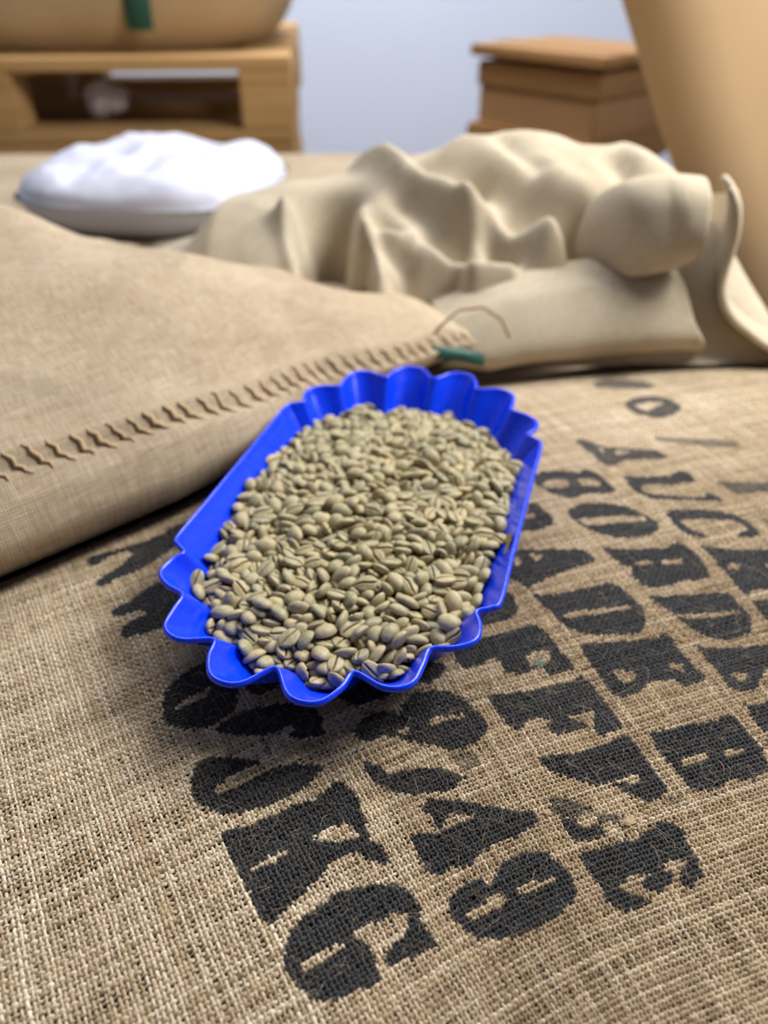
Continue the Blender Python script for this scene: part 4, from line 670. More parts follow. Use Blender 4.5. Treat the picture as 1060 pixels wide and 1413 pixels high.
637,-597,-206,17,86,48,-7,88,-583,-550,-245,12,-21,-10,-97,95,-305,-819,-242,13,-34,-88,31,96,-282,-921,-236,82,-17,-17,-52,92,248,-918,-236,82,8,-9,-55,101,12,-1035,-254,1,54,81,23,91,145,-1075,-268,68,-64,-20,30,92,-537,852,-213,99,12,7,5,110,
-304,1018,-238,66,-71,-22,-12,90,-115,1098,-269,4,92,40,0,88,-60,1060,-261,7,-82,-56,-11,108,130,1056,-265,55,32,13,-76,104,220,1129,-258,9,69,54,48,93,-532,-134,-197,32,-59,11,-74,106,-627,143,-224,22,-38,-90,-4,95,-667,-162,-163,80,13,-2,58,95,
589,-322,-209,7,40,0,-91,105,495,-434,-232,17,-28,93,-16,90,-484,518,-210,23,70,64,-23,106,304,690,-236,2,86,-50,1,104,530,543,-262,71,-9,59,-37,97,-466,303,-218,35,91,-22,-9,97,562,443,-213,76,-18,-16,60,99,-566,510,-236,68,23,-37,59,99,
543,291,-234,88,1,-32,35,92,-648,214,-202,77,24,53,26,106,-477,54,-183,10,-13,8,-98,93,-57,-1055,-264,49,-6,12,-86,105,-370,-836,-208,82,-25,43,29,97,-218,-928,-209,27,60,74,-9,100,-149,1031,-270,2,1,-99,14,100,-61,1118,-209,16,15,92,31,103,
-365,854,-206,18,23,-69,66,108,129,959,-212,59,54,-55,-25,92,245,950,-210,13,-92,-36,-13,95,479,817,-255,25,32,-10,-91,86,-391,964,-234,77,14,20,58,93,-139,895,-202,57,-67,14,46,108,224,879,-230,23,-22,95,4,91,382,794,-240,66,33,14,-66,90,
591,645,-249,4,-25,-92,30,108,-603,694,-176,29,-45,-84,9,110,-619,-189,-199,73,-39,36,-43,102,-549,-330,-216,92,-2,6,-39,110,-479,-436,-198,21,-14,20,-95,105,-98,-811,-222,54,18,-23,-79,109,11,-852,-234,81,-41,9,-42,102,225,-770,-239,12,96,16,19,97,
564,-628,-201,21,-3,0,-98,89,-624,-430,-185,27,-17,-94,-11,97,-462,-637,-212,18,-69,-61,35,96,-47,-994,-217,18,50,77,36,94,21,-921,-217,39,36,84,-7,97,396,-834,-215,53,79,29,10,106,-556,-657,-218,22,17,46,84,99,614,250,-203,63,36,-21,-66,95,
-566,337,-224,87,18,1,45,95,-484,446,-219,61,-19,20,-74,86,567,55,-154,63,13,-12,-76,103,656,114,-170,31,-83,-34,-32,100,-512,202,-202,6,-57,-82,-5,106,566,-136,-223,17,81,-23,51,93,-596,85,-225,75,5,32,-57,110,-511,123,-199,3,0,98,-19,110,
503,-238,-219,84,-22,-9,48,86,523,-162,-210,27,84,28,38,90,-546,-70,-230,23,-72,-62,20,99,-581,-112,-155,26,-32,-83,37,92,-138,942,-231,50,-83,-24,-5,94,81,997,-213,37,-46,-77,24,94,181,963,-229,19,-35,32,86,92,429,831,-199,52,13,5,-84,90,
540,786,-236,24,-17,-9,95,97,-445,1000,-209,44,6,57,-69,111,-364,1023,-192,70,40,29,-52,109,-137,1160,-223,48,25,-43,72,111,77,755,-228,10,14,97,17,94,536,655,-221,2,93,25,25,104,-486,813,-181,21,98,-2,4,95,493,626,-202,1,54,82,19,100,
624,578,-213,19,87,44,8,111,-546,646,-227,27,42,86,-9,102,-574,612,-177,13,-24,-95,14,105,-284,703,-234,72,-8,2,-68,100,-142,493,-215,19,23,-14,94,104,605,382,-220,46,76,36,30,98,-543,546,-180,27,16,-18,93,93,-193,557,-228,6,-89,-40,-21,104,
644,286,-207,76,6,-55,34,97,516,225,-224,32,-51,78,-18,111,270,-673,-231,17,83,53,9,98,-470,-488,-231,89,34,29,-4,86,-585,-603,-200,20,-18,-45,-85,98,-526,-717,-189,13,11,31,94,94,-244,-738,-235,26,-13,12,95,87,316,-952,-225,1,57,-82,11,105,
-507,-792,-231,11,-25,2,-96,110,-472,-776,-196,46,-2,34,82,110,-111,-998,-202,28,94,20,8,92,-6,1066,-224,69,32,32,-57,107,189,1006,-283,92,-14,9,-36,91,-390,-967,-246,11,-52,-85,-6,109,-309,-979,-229,13,0,-46,-88,105,-141,-1059,-247,10,22,31,92,101,
544,-10,-185,88,13,-16,-43,104,-338,104,-232,13,-94,-22,23,104,461,-199,-218,93,-14,-22,26,109,-588,-11,-214,11,94,5,-33,87,-453,-2,-189,38,-84,-36,13,93,426,-388,-222,71,4,-15,-68,98,550,-277,-198,31,38,2,-87,105,-476,-254,-226,83,-28,33,-35,102,
-176,-387,-203,77,1,-12,-62,104,569,541,-171,19,94,14,23,102,594,615,-196,22,29,92,-13,89,-540,744,-225,13,-42,2,-90,97,-426,730,-225,44,-65,-61,13,98,-266,838,-217,28,4,-25,93,90,541,381,-181,35,-27,89,-10,108,636,445,-186,61,-74,11,-26,110,
-614,507,-192,97,-12,16,-15,97,-275,489,-217,10,1,-74,-66,101,16,543,-228,86,-8,-7,50,97,511,305,-211,14,-81,40,-40,91,659,169,-169,65,31,21,-66,100,-536,389,-188,36,17,14,91,108,563,147,-162,29,21,93,-10,102,652,-56,-184,61,14,15,77,89,
-568,257,-212,17,87,45,-8,104,-430,-807,-226,15,-6,-24,-96,99,-346,-918,-193,27,80,-54,8,93,-251,-866,-224,29,72,63,-6,98,322,1026,-239,77,18,-28,55,106,-463,-848,-204,15,23,80,54,90,192,1010,-201,99,6,5,14,101,341,900,-260,13,-15,3,-98,93,
-285,982,-202,49,28,10,82,106,-208,1045,-229,49,36,6,79,102,-107,1093,-213,62,-70,25,-25,108,81,1080,-211,13,24,-96,3,100,255,812,-233,26,-96,4,4,94,467,641,-245,46,-73,51,-2,89,527,720,-185,60,61,-24,-46,89,-66,930,-205,4,98,16,14,96,
66,919,-204,13,70,63,31,100,-504,-62,-212,56,40,9,72,95,547,-423,-194,71,-17,-41,-55,90,612,-387,-235,33,-85,41,-6,95,598,-554,-217,73,17,-52,-41,101,499,-730,-248,14,-97,-19,-7,96,-571,-469,-252,86,-31,40,-6,99,-536,-474,-207,56,70,-26,-37,110,
-546,-244,-225,95,-20,16,18,96,440,-186,-184,97,-2,-18,15,93,556,-479,-204,61,3,-21,-76,94,-425,-299,-214,79,37,18,-46,96,472,-447,-194,17,-29,27,90,99,-551,-523,-172,93,21,-3,-31,105,336,-672,-217,96,7,2,26,86,-585,-764,-209,1,-23,-16,-96,95,
366,-713,-225,27,-18,94,-10,88,569,216,-204,50,-59,-42,47,94,-582,342,-178,6,-86,47,20,101,113,493,-227,84,16,10,52,103,516,437,-185,42,-65,-25,58,103,560,43,-203,14,45,83,31,108,-628,296,-196,72,-21,23,-62,103,-421,240,-198,4,-18,96,19,111,
584,-86,-182,80,-31,-45,23,98,-560,58,-215,39,-85,-31,18,89,-626,120,-149,43,-31,-3,-85,95,-589,-144,-190,85,-31,29,-31,111,-228,1117,-257,52,-38,-77,2,89,83,1106,-253,4,21,-23,95,90,243,1026,-264,64,12,-23,73,88,-422,864,-216,46,-51,-69,-23,87,
-23,912,-237,50,-62,60,-8,89,368,883,-217,46,-27,-31,78,100,566,561,-229,47,49,52,51,94,-618,610,-220,21,10,-75,-61,109,-499,750,-187,1,-10,-99,-14,96,-265,798,-196,4,4,-98,-17,96,113,851,-219,87,43,13,-22,96,425,745,-226,77,-8,-40,49,106,
-435,463,-202,23,62,69,30,90,-122,603,-237,53,-9,13,-83,98,333,652,-206,4,13,-96,-24,103,253,-804,-267,16,15,-96,17,90,298,-902,-257,37,-71,-60,4,91,500,-809,-250,69,-5,-55,-46,92,-278,-791,-219,59,-35,-21,-70,106,89,-885,-217,3,-87,-49,5,109,
198,-923,-261,20,89,-41,-1,86,452,-863,-241,7,53,-71,46,103,-400,-876,-227,18,61,-77,-7,99,-20,-969,-235,47,42,-9,-77,98,140,-928,-231,73,-20,-24,-60,95,292,1026,-286,11,-51,-78,-34,97,-211,-1009,-251,22,11,-92,30,92,31,-1097,-247,13,50,-70,48,108,
91,-954,-243,4,72,-66,20,87,-79,914,-262,31,19,-30,88,94,96,905,-235,96,4,-28,6,104,378,945,-260,67,-60,13,-43,86,436,952,-252,19,-4,3,98,91,460,888,-235,42,-36,-25,-79,90,-491,890,-235,46,20,-49,72,99,-259,1067,-244,43,26,-23,83,109,
-285,-521,-204,7,-18,8,98,89,-123,-717,-208,90,4,26,34,104,467,-562,-217,7,44,-2,-89,93,-566,-404,-188,48,-57,9,-67,100,-522,-653,-168,11,89,-34,-30,109,-302,-870,-198,70,-7,7,71,109,-39,-907,-197,4,-18,1,98,99,151,-819,-234,87,-14,7,47,89,
-428,91,-213,92,-18,20,-28,98,497,162,-190,30,34,-1,-89,95,599,102,-174,90,9,-31,-30,102,-668,137,-167,91,1,39,-15,109,-291,-32,-203,91,33,14,22,107,25,3,-186,10,6,-31,94,110,419,-142,-208,49,-39,77,14,91,599,-25,-194,25,48,9,-83,103,
-581,30,-179,13,6,-97,-21,90,-493,-188,-220,10,-40,88,24,89,81,-264,-209,10,-99,3,0,91,466,-259,-182,8,-58,81,8,111,-605,-71,-216,81,-23,54,-3,103,-145,-461,-195,9,75,-66,5,89,214,-352,-184,13,15,97,-14,86,604,-415,-189,15,71,69,1,98,
-660,-231,-155,20,-7,-96,-17,101,-215,879,-192,72,22,0,66,95,243,740,-231,8,-80,-60,-4,103,620,666,-212,20,-30,-77,53,111,-483,574,-195,23,93,-5,-28,93,-154,703,-211,31,5,4,95,90,114,700,-213,3,-9,99,-2,90,-415,309,-180,53,-80,25,10,110,
11,324,-191,24,19,-95,1,105,416,454,-236,83,13,-16,52,110,-582,572,-215,12,-43,81,-37,102,-584,289,-167,75,52,-10,-41,89,577,273,-178,89,-12,-24,-36,96,-20,835,-256,29,-35,87,-18,96,174,900,-208,22,-83,-52,-2,95,595,761,-218,27,80,15,51,89,
-590,753,-216,67,-44,41,-43,94,-419,802,-237,80,31,18,47,96,-172,979,-247,89,5,31,-32,92,642,505,-204,92,-29,-28,-4,106,-510,575,-235,37,-82,-10,43,104,-609,372,-209,82,9,48,-28,91,-543,446,-222,64,19,7,75,112,218,-839,-224,28,-33,4,90,101,
-353,974,-193,17,18,30,-92,94,-158,1059,-217,6,-93,-11,36,112,-48,1020,-230,85,32,-3,-42,96,189,1042,-244,30,-52,-70,40,94,23,1038,-191,92,13,-16,32,107,414,927,-204,21,-15,-26,93,102,607,70,-207,1,97,5,24,88,-649,39,-193,77,-29,15,-56,107,
-645,-239,-215,60,39,46,52,87,219,-294,-184,7,23,96,-14,93,355,-273,-190,92,-6,-11,37,110,-561,-65,-189,3,67,74,-8,90,-494,-130,-186,2,-79,-24,57,92,-399,-12,-192,29,34,10,89,87,-17,-381,-199,87,13,-4,-48,92,407,-317,-203,0,1,-30,96,97,
-216,-202,-206,0,-3,-99,14,95,167,-619,-216,30,-83,-42,20,98,510,-493,-175,81,-40,-33,28,112,-532,-280,-183,40,-21,10,-88,101,-398,-443,-201,8,76,65,-6,106,-138,-796,-205,30,66,67,16,98,-240,-635,-215,42,-17,-25,86,99,-92,472,-194,93,-12,17,31,109,
304,415,-200,5,-99,-3,-14,97,568,466,-173,20,75,62,10,94,394,182,-210,28,82,49,12,89,443,128,-192,94,15,-27,16,109,-363,436,-193,70,2,1,-72,105,328,59,-204,87,5,-28,40,101,439,29,-189,66,43,2,-61,95,-599,244,-160,47,66,-33,-48,95,
471,-106,-192,22,-13,-8,96,102,640,37,-176,92,37,0,15,108,-628,78,-172,98,-13,17,-4,89,-547,-21,-171,16,7,53,83,91,-237,105,-213,92,9,4,-39,99,-496,-448,-239,17,-75,-64,0,90,-66,-870,-235,33,-70,61,-15,93,224,-867,-276,69,17,31,64,91,
359,-882,-252,84,-4,-35,-41,98,-369,-774,-223,22,7,-92,32,90,-63,1053,-175,22,-95,-22,-3,108,253,1055,-211,14,-97,-15,-11,106,209,1109,-222,94,2,-24,23,95,309,971,-184,12,-57,-77,-25,86,358,980,-205,50,-38,-68,38,94,522,796,-202,8,96,12,22,93,
-222,1141,-206,6,48,-87,-6,100,188,718,-213,37,1,3,93,98,323,771,-240,4,-77,-63,9,94,-61,557,-216,14,96,22,-9,108,-40,710,-228,68,-7,6,-73,97,331,544,-226,40,-43,10,-80,95,481,514,-186,22,-88,42,-9,107,623,529,-176,89,-19,-22,34,89,
-246,601,-223,95,12,10,28,101,304,-548,-223,15,-17,96,-15,105,-373,-266,-216,79,22,37,44,102,-129,-413,-168,79,16,9,58,96,50,-426,-208,5,-18,-98,9,103,217,-736,-208,0,65,-72,26,109,307,-748,-220,22,-12,28,93,111,-411,-607,-234,1,-93,34,-10,101,
-142,-579,-221,73,-6,-4,68,96,137,-464,-193,18,-98,6,-6,110,-192,-777,-204,56,4,1,-83,101,-323,969,-246,63,-37,24,64,102,-127,1205,-236,56,41,20,-70,105,66,1036,-252,11,-49,-83,-23,111,363,1049,-270,22,-46,84,22,107,-41,955,-258,85,33,19,-36,88,
223,921,-259,94,16,-3,-31,107,386,1012,-236,28,-57,77,8,105,421,863,-248,37,-43,-65,51,111,-444,937,-251,74,11,58,-32,110,-374,796,-224,15,46,-86,-17,92,569,705,-255,45,-40,78,15,87,-555,797,-254,21,0,12,-97,102,382,596,-232,70,-2,22,-68,111,
-621,670,-221,92,22,29,11,109,275,3,-198,12,-61,77,-15,106,-617,187,-179,47,-50,-63,36,93,-563,172,-177,4,-67,-74,2,99,2,244,-200,3,89,46,-1,112,78,174,-203,76,-36,3,-53,94,-558,87,-161,6,-23,-97,9,104,-317,23,-191,3,5,13,99,93,
338,-123,-193,70,4,-1,-71,89,-397,-114,-219,0,-74,-66,10,88,147,-82,-201,90,20,-22,30,92,376,-389,-206,40,26,-16,-86,96,546,-360,-207,9,46,-4,-89,94,-533,-205,-193,56,45,-59,-37,87,-358,-180,-212,35,69,62,10,96,-123,-278,-186,4,-1,-17,-98,96,
110,-216,-194,55,-8,11,82,97,294,915,-215,14,-30,72,61,94,-54,995,-192,86,36,11,34,87,418,535,-219,5,-20,96,-18,87,-489,676,-213,94,1,28,-20,92,-54,860,-217,42,-77,-48,6,106,-11,969,-179,72,29,-9,-63,89,474,355,-191,6,-83,-50,-25,106,
-140,555,-199,81,52,20,18,93,-82,632,-208,12,-78,-59,14,111,161,653,-207,94,20,-25,-11,86,462,214,-203,9,-98,17,-6,88,-416,341,-223,2,-5,-3,100,89,-286,339,-206,18,-27,-94,-2,109,-15,381,-187,58,-37,-5,72,93,180,-403,-174,88,-6,5,-47,99,
317,-399,-197,68,-2,14,-72,95,494,-332,-216,39,26,-2,-88,105,-589,-232,-166,92,8,35,-15,103,-327,-262,-210,47,25,1,84,92,-94,-155,-143,16,3,7,98,108,2,-220,-190,1,71,-71,4,110,312,-621,-199,87,-36,-9,-33,109,-441,-355,-208,89,-8,-11,-43,90,
-197,-442,-166,1,-81,58,3,106,-317,-746,-203,75,-15,-28,-58,111,439,-681,-205,90,-15,-40,10,110,306,1075,-239,41,-91,-2,9,86,-311,1049,-191,53,32,78,-9,93,495,412,-237,13,9,98,10,94,-621,510,-249,67,-37,48,-44,108,530,143,-224,16,-17,-12,97,108,
539,-77,-216,31,-46,50,-67,106,461,282,-199,10,91,-38,16,97,-470,632,-171,62,48,8,62,87,-181,643,-201,2,-34,-94,8,110,50,679,-210,90,29,-21,-26,100,338,609,-182,11,-40,88,21,104,-373,735,-217,42,-77,-45,15,91,133,297,-177,53,-2,-5,-85,94,
233,314,-204,93,30,7,-18,110,-26,497,-195,30,88,-18,-32,96,48,443,-210,5,31,95,7,94,236,387,-190,12,3,1,-99,106,-297,90,-193,93,5,-9,-35,103,6,150,-192,54,77,-18,30,99,61,103,-175,49,-23,7,-83,100,287,117,-192,8,-22,-29,93,86,
-452,171,-194,71,8,-9,-70,91,-394,142,-197,5,-63,-77,2,96,-79,324,-180,6,-100,-5,-6,86,-467,-71,-196,69,40,28,53,88,-385,-85,-185,27,43,-85,-14,91,59,-60,-195,12,97,11,-20,94,395,-84,-204,37,16,-19,-90,93,-213,-280,-198,12,95,27,13,92,
-162,-236,-177,9,53,-77,34,96,20,-309,-190,15,96,14,-17,111,293,-271,-167,15,8,98,9,111,510,-165,-163,83,-49,-18,-17,89,-70,-89,-170,19,78,60,2,98,431,-504,-208,6,-98,-20,3,109,-185,-309,-161,6,-42,-84,-33,109,345,-494,-202,16,28,91,25,96,
492,-394,-202,64,-56,-45,-28,93,110,-739,-203,79,-17,12,58,94,452,-749,-220,89,-17,-7,-41,99,-210,-497,-203,98,6,-2,19,91,-146,-660,-206,92,-37,-8,6,95,52,-570,-208,3,-83,-53,15,111,231,-590,-218,43,3,14,89,104,-315,631,-208,17,97,13,-7,97,
-131,840,-196,11,-6,-99,4,89,321,848,-225,46,-12,-17,86,103,-418,-666,-214,71,-10,42,-56,89,68,518,-201,54,63,55,6,105,273,549,-211,4,-44,87,22,94,444,602,-203,72,36,-24,-54,101,-224,730,-224,42,4,-12,90,95,137,794,-219,99,-12,5,-3,101,
231,912,-186,48,17,8,-85,95,-169,440,-194,69,10,19,-69,94,158,475,-203,10,9,-99,-8,103,361,376,-195,78,25,-22,53,104,404,406,-215,73,15,15,-64,93,-244,541,-199,7,-4,-4,-100,102,-80,572,-170,46,0,5,88,109,386,87,-197,6,-89,-39,-24,94,
-366,202,-223,83,1,44,-34,87,-305,226,-206,6,83,55,6,109,-48,160,-183,72,-30,6,62,98,198,209,-200,5,24,-1,-97,103,219,278,-178,15,-59,-77,-20,103,112,-32,-175,46,-27,-19,83,104,210,-113,-184,17,73,-63,-19,98,470,-35,-192,6,5,2,-100,93,
-198,71,-187,10,-18,-97,-16,96,-111,103,-182,5,31,-93,-21,108,93,57,-195,75,-14,-14,-63,88,210,133,-198,93,4,-5,-36,99,-426,-62,-191,8,76,-50,-41,86,-8,-56,-166,91,-3,15,39,97,143,-184,-165,90,13,-17,-38,92,313,-40,-166,58,12,3,-81,110,
-379,64,-185,6,37,-93,0,105,-5,-455,-199,16,18,94,22,88,-273,-250,-206,61,11,10,78,89,-90,-258,-153,8,-12,-99,6,104,164,-252,-191,43,-64,-59,23,101,370,-199,-176,98,-10,-14,-2,104,-333,-481,-196,25,-6,96,-5,108,-61,-661,-216,85,11,21,-47,107,
68,-669,-188,3,-98,20,3,112,202,-660,-200,76,0,-8,64,99,-300,-315,-192,6,92,-27,-28,110,-52,-322,-163,24,-81,-49,-22,90,-31,-789,-208,11,76,64,2,108,-503,-598,-172,40,-23,-63,62,98,-470,-694,-236,95,-18,14,-23,104,590,-610,-243,19,6,-20,-96,108,
52,810,-221,88,-30,-35,8,96,281,784,-204,89,20,20,37,97,368,712,-226,11,71,68,15,107,-229,-843,-181,46,7,32,83,97,-160,-870,-190,24,-93,-18,19,88,402,333,-226,95,4,-17,25,99,-473,475,-156,17,93,-24,-22,95,-272,665,-190,13,-13,-27,-95,106,
-139,661,-178,45,20,23,84,92,73,611,-221,9,6,13,-99,93,229,610,-221,71,15,-4,-69,110,-396,794,-182,1,99,13,4,112,72,252,-187,66,5,-15,73,109,293,210,-181,61,31,-11,72,103,480,175,-149,92,-34,-19,1,89,-459,410,-187,20,-93,-28,-11,93,
-354,336,-170,13,-32,-85,-40,88,-46,427,-186,27,73,61,15,87,77,368,-212,30,5,-1,95,111,348,467,-202,85,-11,-16,-50,87,-328,25,-152,6,9,-99,12,98,-54,76,-181,19,-84,-51,-3,90,175,79,-197,19,-92,30,-15,88,251,67,-191,99,3,10,10,90,
518,115,-156,65,40,-11,-63,102,-547,225,-149,28,24,-93,-3,101,-302,290,-183,8,4,5,-99,96,-69,274,-166,97,21,1,7,111,52,-169,-180,83,-4,-3,-56,104,341,-128,-150,75,-10,14,-63,112,-500,159,-167,30,6,12,95,96,-143,-37,-137,97,-13,-3,22,105,
-87,52,-157,2,44,86,26,98,201,163,-163,1,35,94,0,87,365,131,-176,35,12,-31,-88,100,-295,-177,-183,1,100,-1,-9,105,-142,-206,-152,6,5,-91,41,89,180,-316,-155,8,-83,54,-10,110,285,-164,-186,26,-42,86,15,95,-368,-23,-169,7,92,-1,-37,107,
-177,-26,-174,2,-65,73,20,97,-245,-357,-181,77,-11,-8,62,110,-81,-514,-187,2,18,-97,-15,111,46,-399,-170,0,74,-67,9,101,-463,-183,-166,16,-47,-47,-73,99,-453,-704,-190,2,-29,-92,-24,91,-355,-613,-207,36,84,-35,-22,107,-4,-632,-190,8,-65,75,-1,88,
103,-555,-176,16,82,55,-4,101,283,-473,-192,56,1,-29,78,103,49,-734,-202,95,-7,-30,5,91,-473,-533,-204,26,1,-96,-8,98,139,527,-184,23,67,-67,23,105,248,567,-178,12,-81,53,-21,91,410,587,-185,32,-74,56,-18,97,-342,692,-216,85,18,-31,39,102,
-292,738,-196,92,-8,16,-36,99,-64,786,-234,96,1,21,-17,109,28,878,-215,39,-72,54,-20,90,260,709,-196,59,9,-26,76,106,-311,454,-207,23,-67,-51,-48,89,-119,517,-170,27,95,10,-9,98,119,422,-182,12,-10,99,-7,89,281,503,-197,5,0,32,-95,95,
425,383,-182,61,-15,-28,73,88,-362,514,-185,40,-85,32,12,109,-1,731,-192,58,20,-5,-79,100,387,12,-199,48,-27,-28,79,103,-525,301,-184,71,16,4,69,109,-180,197,-183,29,14,18,93,107,16,195,-174,72,58,14,-37,90,355,209,-203,37,-19,24,88,87,
-655,368,-200,40,-56,-63,36,92,-73,-945,-244,32,-23,40,-83,95,269,-862,-264,22,25,-13,93,96,559,-694,-224,74,15,-21,-63,99,-533,-720,-231,92,-24,3,-32,103,-424,1021,-249,93,31,4,-22,93,-186,1164,-256,15,-80,48,33,109,144,969,-281,13,30,92,21,88,
163,1088,-284,29,-50,69,44,97,532,607,-268,9,-99,1,-13,107,-265,904,-256,25,-80,-54,0,89,-231,874,-244,51,50,20,67,101,153,904,-245,7,-71,-70,0,91,-341,160,-199,78,-46,40,-14,97,-197,138,-187,39,-14,12,90,86,160,134,-161,35,49,39,-70,94,
327,162,-163,18,-1,86,-48,103,-474,347,-189,70,31,59,26,86,-241,232,-196,84,-6,12,-52,91,-50,223,-157,16,-34,-85,-36,93,-354,-126,-178,3,39,-4,92,100,-78,-16,-167,97,13,1,21,101,235,-202,-181,79,3,-8,-61,106,-527,19,-154,98,3,1,-21,101,
102,-413,-179,31,69,66,0,86,343,-437,-172,9,-3,-99,-4,95,452,-417,-169,2,-29,15,94,105,-447,-123,-182,78,-6,34,-53,104,-233,-244,-175,97,-4,-7,22,97,-23,-146,-163,1,-56,81,21,101,114,-294,-174,52,-15,-3,84,92,-302,-599,-199,21,-82,53,-4,87,
-4,-524,-211,51,8,8,-85,94,371,-574,-217,34,-16,-1,-93,90,-485,-315,-196,20,78,-56,18,86,-245,-495,-165,9,3,-13,99,97,-146,-488,-154,64,21,-3,74,107,129,-643,-169,2,-98,-6,16,93,-396,-542,-222,90,-3,4,43,88,-213,-572,-197,10,62,76,-17,104,
-166,-543,-187,74,13,22,63,98,90,-484,-170,17,6,93,32,111,-294,866,-175,11,75,63,15,108,-4,905,-180,65,-65,-15,36,87,193,845,-206,97,22,3,6,102,-253,-717,-202,22,58,78,-4,110,465,437,-199,63,23,-4,-74,98,-437,533,-183,16,43,-89,6,89,
-206,583,-176,27,90,-34,6,106,-112,740,-202,28,94,-4,-21,99,136,737,-179,4,-2,100,-7,112,183,578,-197,12,-86,49,2,104,81,339,-174,7,-87,-49,-4,107,411,240,-186,1,-86,47,-22,106,-234,325,-184,93,-25,26,-7,109,18,448,-171,60,1,-19,-77,111,
272,468,-175,32,-94,3,5,106,493,37,-171,14,-78,57,-22,97,-488,251,-172,74,34,39,43,93,-334,221,-169,10,-89,43,-13,107,15,269,-161,86,-7,2,51,90,126,186,-184,99,-11,8,-6,102,352,260,-186,71,-25,-8,65,103,-414,368,-183,99,7,11,4,101,
33,-103,-158,3,-20,-7,-98,88,285,-166,-136,26,-57,72,31,89,373,-55,-176,56,-25,-10,79,105,-270,167,-179,7,-7,100,3,102,-113,127,-138,0,-93,-35,-6,91,208,89,-152,36,13,9,-92,105,259,178,-147,100,-2,5,4,94,-315,-238,-166,46,4,-5,89,105,
-57,-209,-152,14,7,-94,32,95,60,-255,-168,93,-6,-16,34,102,241,-284,-141,54,-22,6,81,110,-121,-87,-157,22,-62,74,-15,94,-323,-416,-210,13,13,-19,-96,89,-58,-422,-181,68,2,-4,73,110,108,-360,-171,23,71,59,-32,107,459,-357,-175,13,0,75,65,106,
-424,-235,-185,18,-16,97,6,104,614,567,-258,59,-19,0,79,104,-258,779,-240,4,95,31,10,95,437,772,-259,70,4,-40,59,98,-623,411,-248,10,-54,15,-82,98,475,581,-248,4,-1,13,-99,100,-362,-544,-192,11,-26,-96,-3,94,-29,-565,-183,83,-3,-21,52,105,
177,-570,-184,10,84,-53,9,101,262,-539,-197,97,0,-18,-18,96,374,-453,-215,8,94,-15,29,92,-385,-353,-207,17,80,43,38,96,-264,-439,-178,3,91,-42,-2,87,417,679,-208,22,-17,49,-83,97,405,-624,-192,30,37,27,-84,109,-443,-591,-190,92,-23,13,-27,108,
13,646,-204,35,-22,-26,87,102,277,620,-181,12,-65,-29,69,90,374,543,-197,90,5,-19,-40,93,114,891,-171,23,-29,17,-91,97,-306,350,-155,57,-34,5,-75,95,-50,386,-150,30,14,35,-88,108,-55,334,-140,20,-96,15,9,96,200,449,-172,23,-9,-20,95,97,
405,475,-191,14,42,89,13,88,-367,572,-200,96,-19,-9,16,97,-298,602,-172,74,15,29,-59,102,4,545,-178,20,-22,89,35,100,157,230,-164,1,-7,-98,21,99,235,239,-152,98,14,-13,-10,89,397,321,-187,35,5,-7,93,94,-291,531,-165,11,33,92,20,97,
-126,319,-151,69,23,-40,-56,110,153,371,-175,23,18,93,-23,92,317,328,-197,16,19,16,-96,92,-154,49,-155,63,-7,2,77,109,-18,100,-145,85,-44,22,17,103,-1,51,-148,89,-46,-2,1,111,208,21,-192,90,37,-8,-21,93,-358,277,-152,22,88,42,9,100,
393,-144,-176,12,-91,-8,-38,87,-296,-106,-184,69,-10,15,70,89,-143,-110,-113,44,-18,4,-88,107,237,-42,-183,29,-38,88,4,95,524,-62,-164,66,18,-3,-73,89,1,-503,-164,93,-32,13,14,94,262,-403,-160,3,-100,-2,3,99,-220,-175,-171,16,-8,-18,-97,103,
-1,-270,-149,10,33,94,4,107,-529,10,-218,84,-3,-46,27,97,-628,-365,-202,97,-18,0,14,103,-532,-324,-147,28,-11,-95,2,91,-7,-374,-159,85,5,-12,-50,91,54,-326,-159,91,14,11,37,93,-438,-529,-173,86,4,43,28,110,-107,-585,-183,32,18,16,92,99,
3,-708,-190,6,-31,-3,95,111,-3,782,-217,67,-2,-21,71,91,277,871,-193,78,23,-29,51,94,-425,602,-199,22,-81,-53,-11,87,-30,645,-175,77,-31,-11,55,105,2,589,-194,47,3,-23,85,88,376,564,-161,11,-69,70,-16,87,-193,378,-198,91,22,-12,-34,89,
-166,459,-146,10,-50,-85,-12,109,101,467,-172,18,92,-24,26,93,524,341,-155,66,52,9,-54,94,-444,589,-163,80,1,-7,60,92,-293,569,-128,16,68,71,10,93,-85,674,-171,33,-14,-4,-93,92,-465,202,-152,49,31,26,77,93,-302,167,-143,68,8,8,-72,95,
-107,186,-165,14,3,1,99,102,177,293,-139,6,86,51,7,108,286,299,-170,95,12,9,-27,106,511,252,-160,41,-24,65,-59,110,146,-114,-157,28,46,26,80,107,272,-113,-154,28,30,-29,-86,108,-441,113,-169,25,-15,20,-93,90,-355,126,-164,25,2,-26,93,96,
-4,148,-135,52,-2,25,82,105,77,31,-144,55,17,29,76,107,314,68,-161,96,-20,-15,-12,90,-317,-163,-141,1,-21,-97,9,102,4,-164,-135,32,-90,-28,10,99,110,-199,-141,18,63,68,34,104,429,-291,-152,91,-24,-27,-20,94,-177,-104,-164,52,20,-31,-77,107,
-71,-50,-131,61,-12,17,-76,109,-171,-168,-136,99,4,-15,4,86,108,-283,-133,45,3,-1,-89,110,178,-245,-146,88,1,26,40,90,-169,-627,-181,76,-48,-25,35,103,40,-542,-172,1,-45,87,-21,96,239,-490,-176,90,16,-23,-32,90,-370,-682,-207,86,-15,15,-46,97,
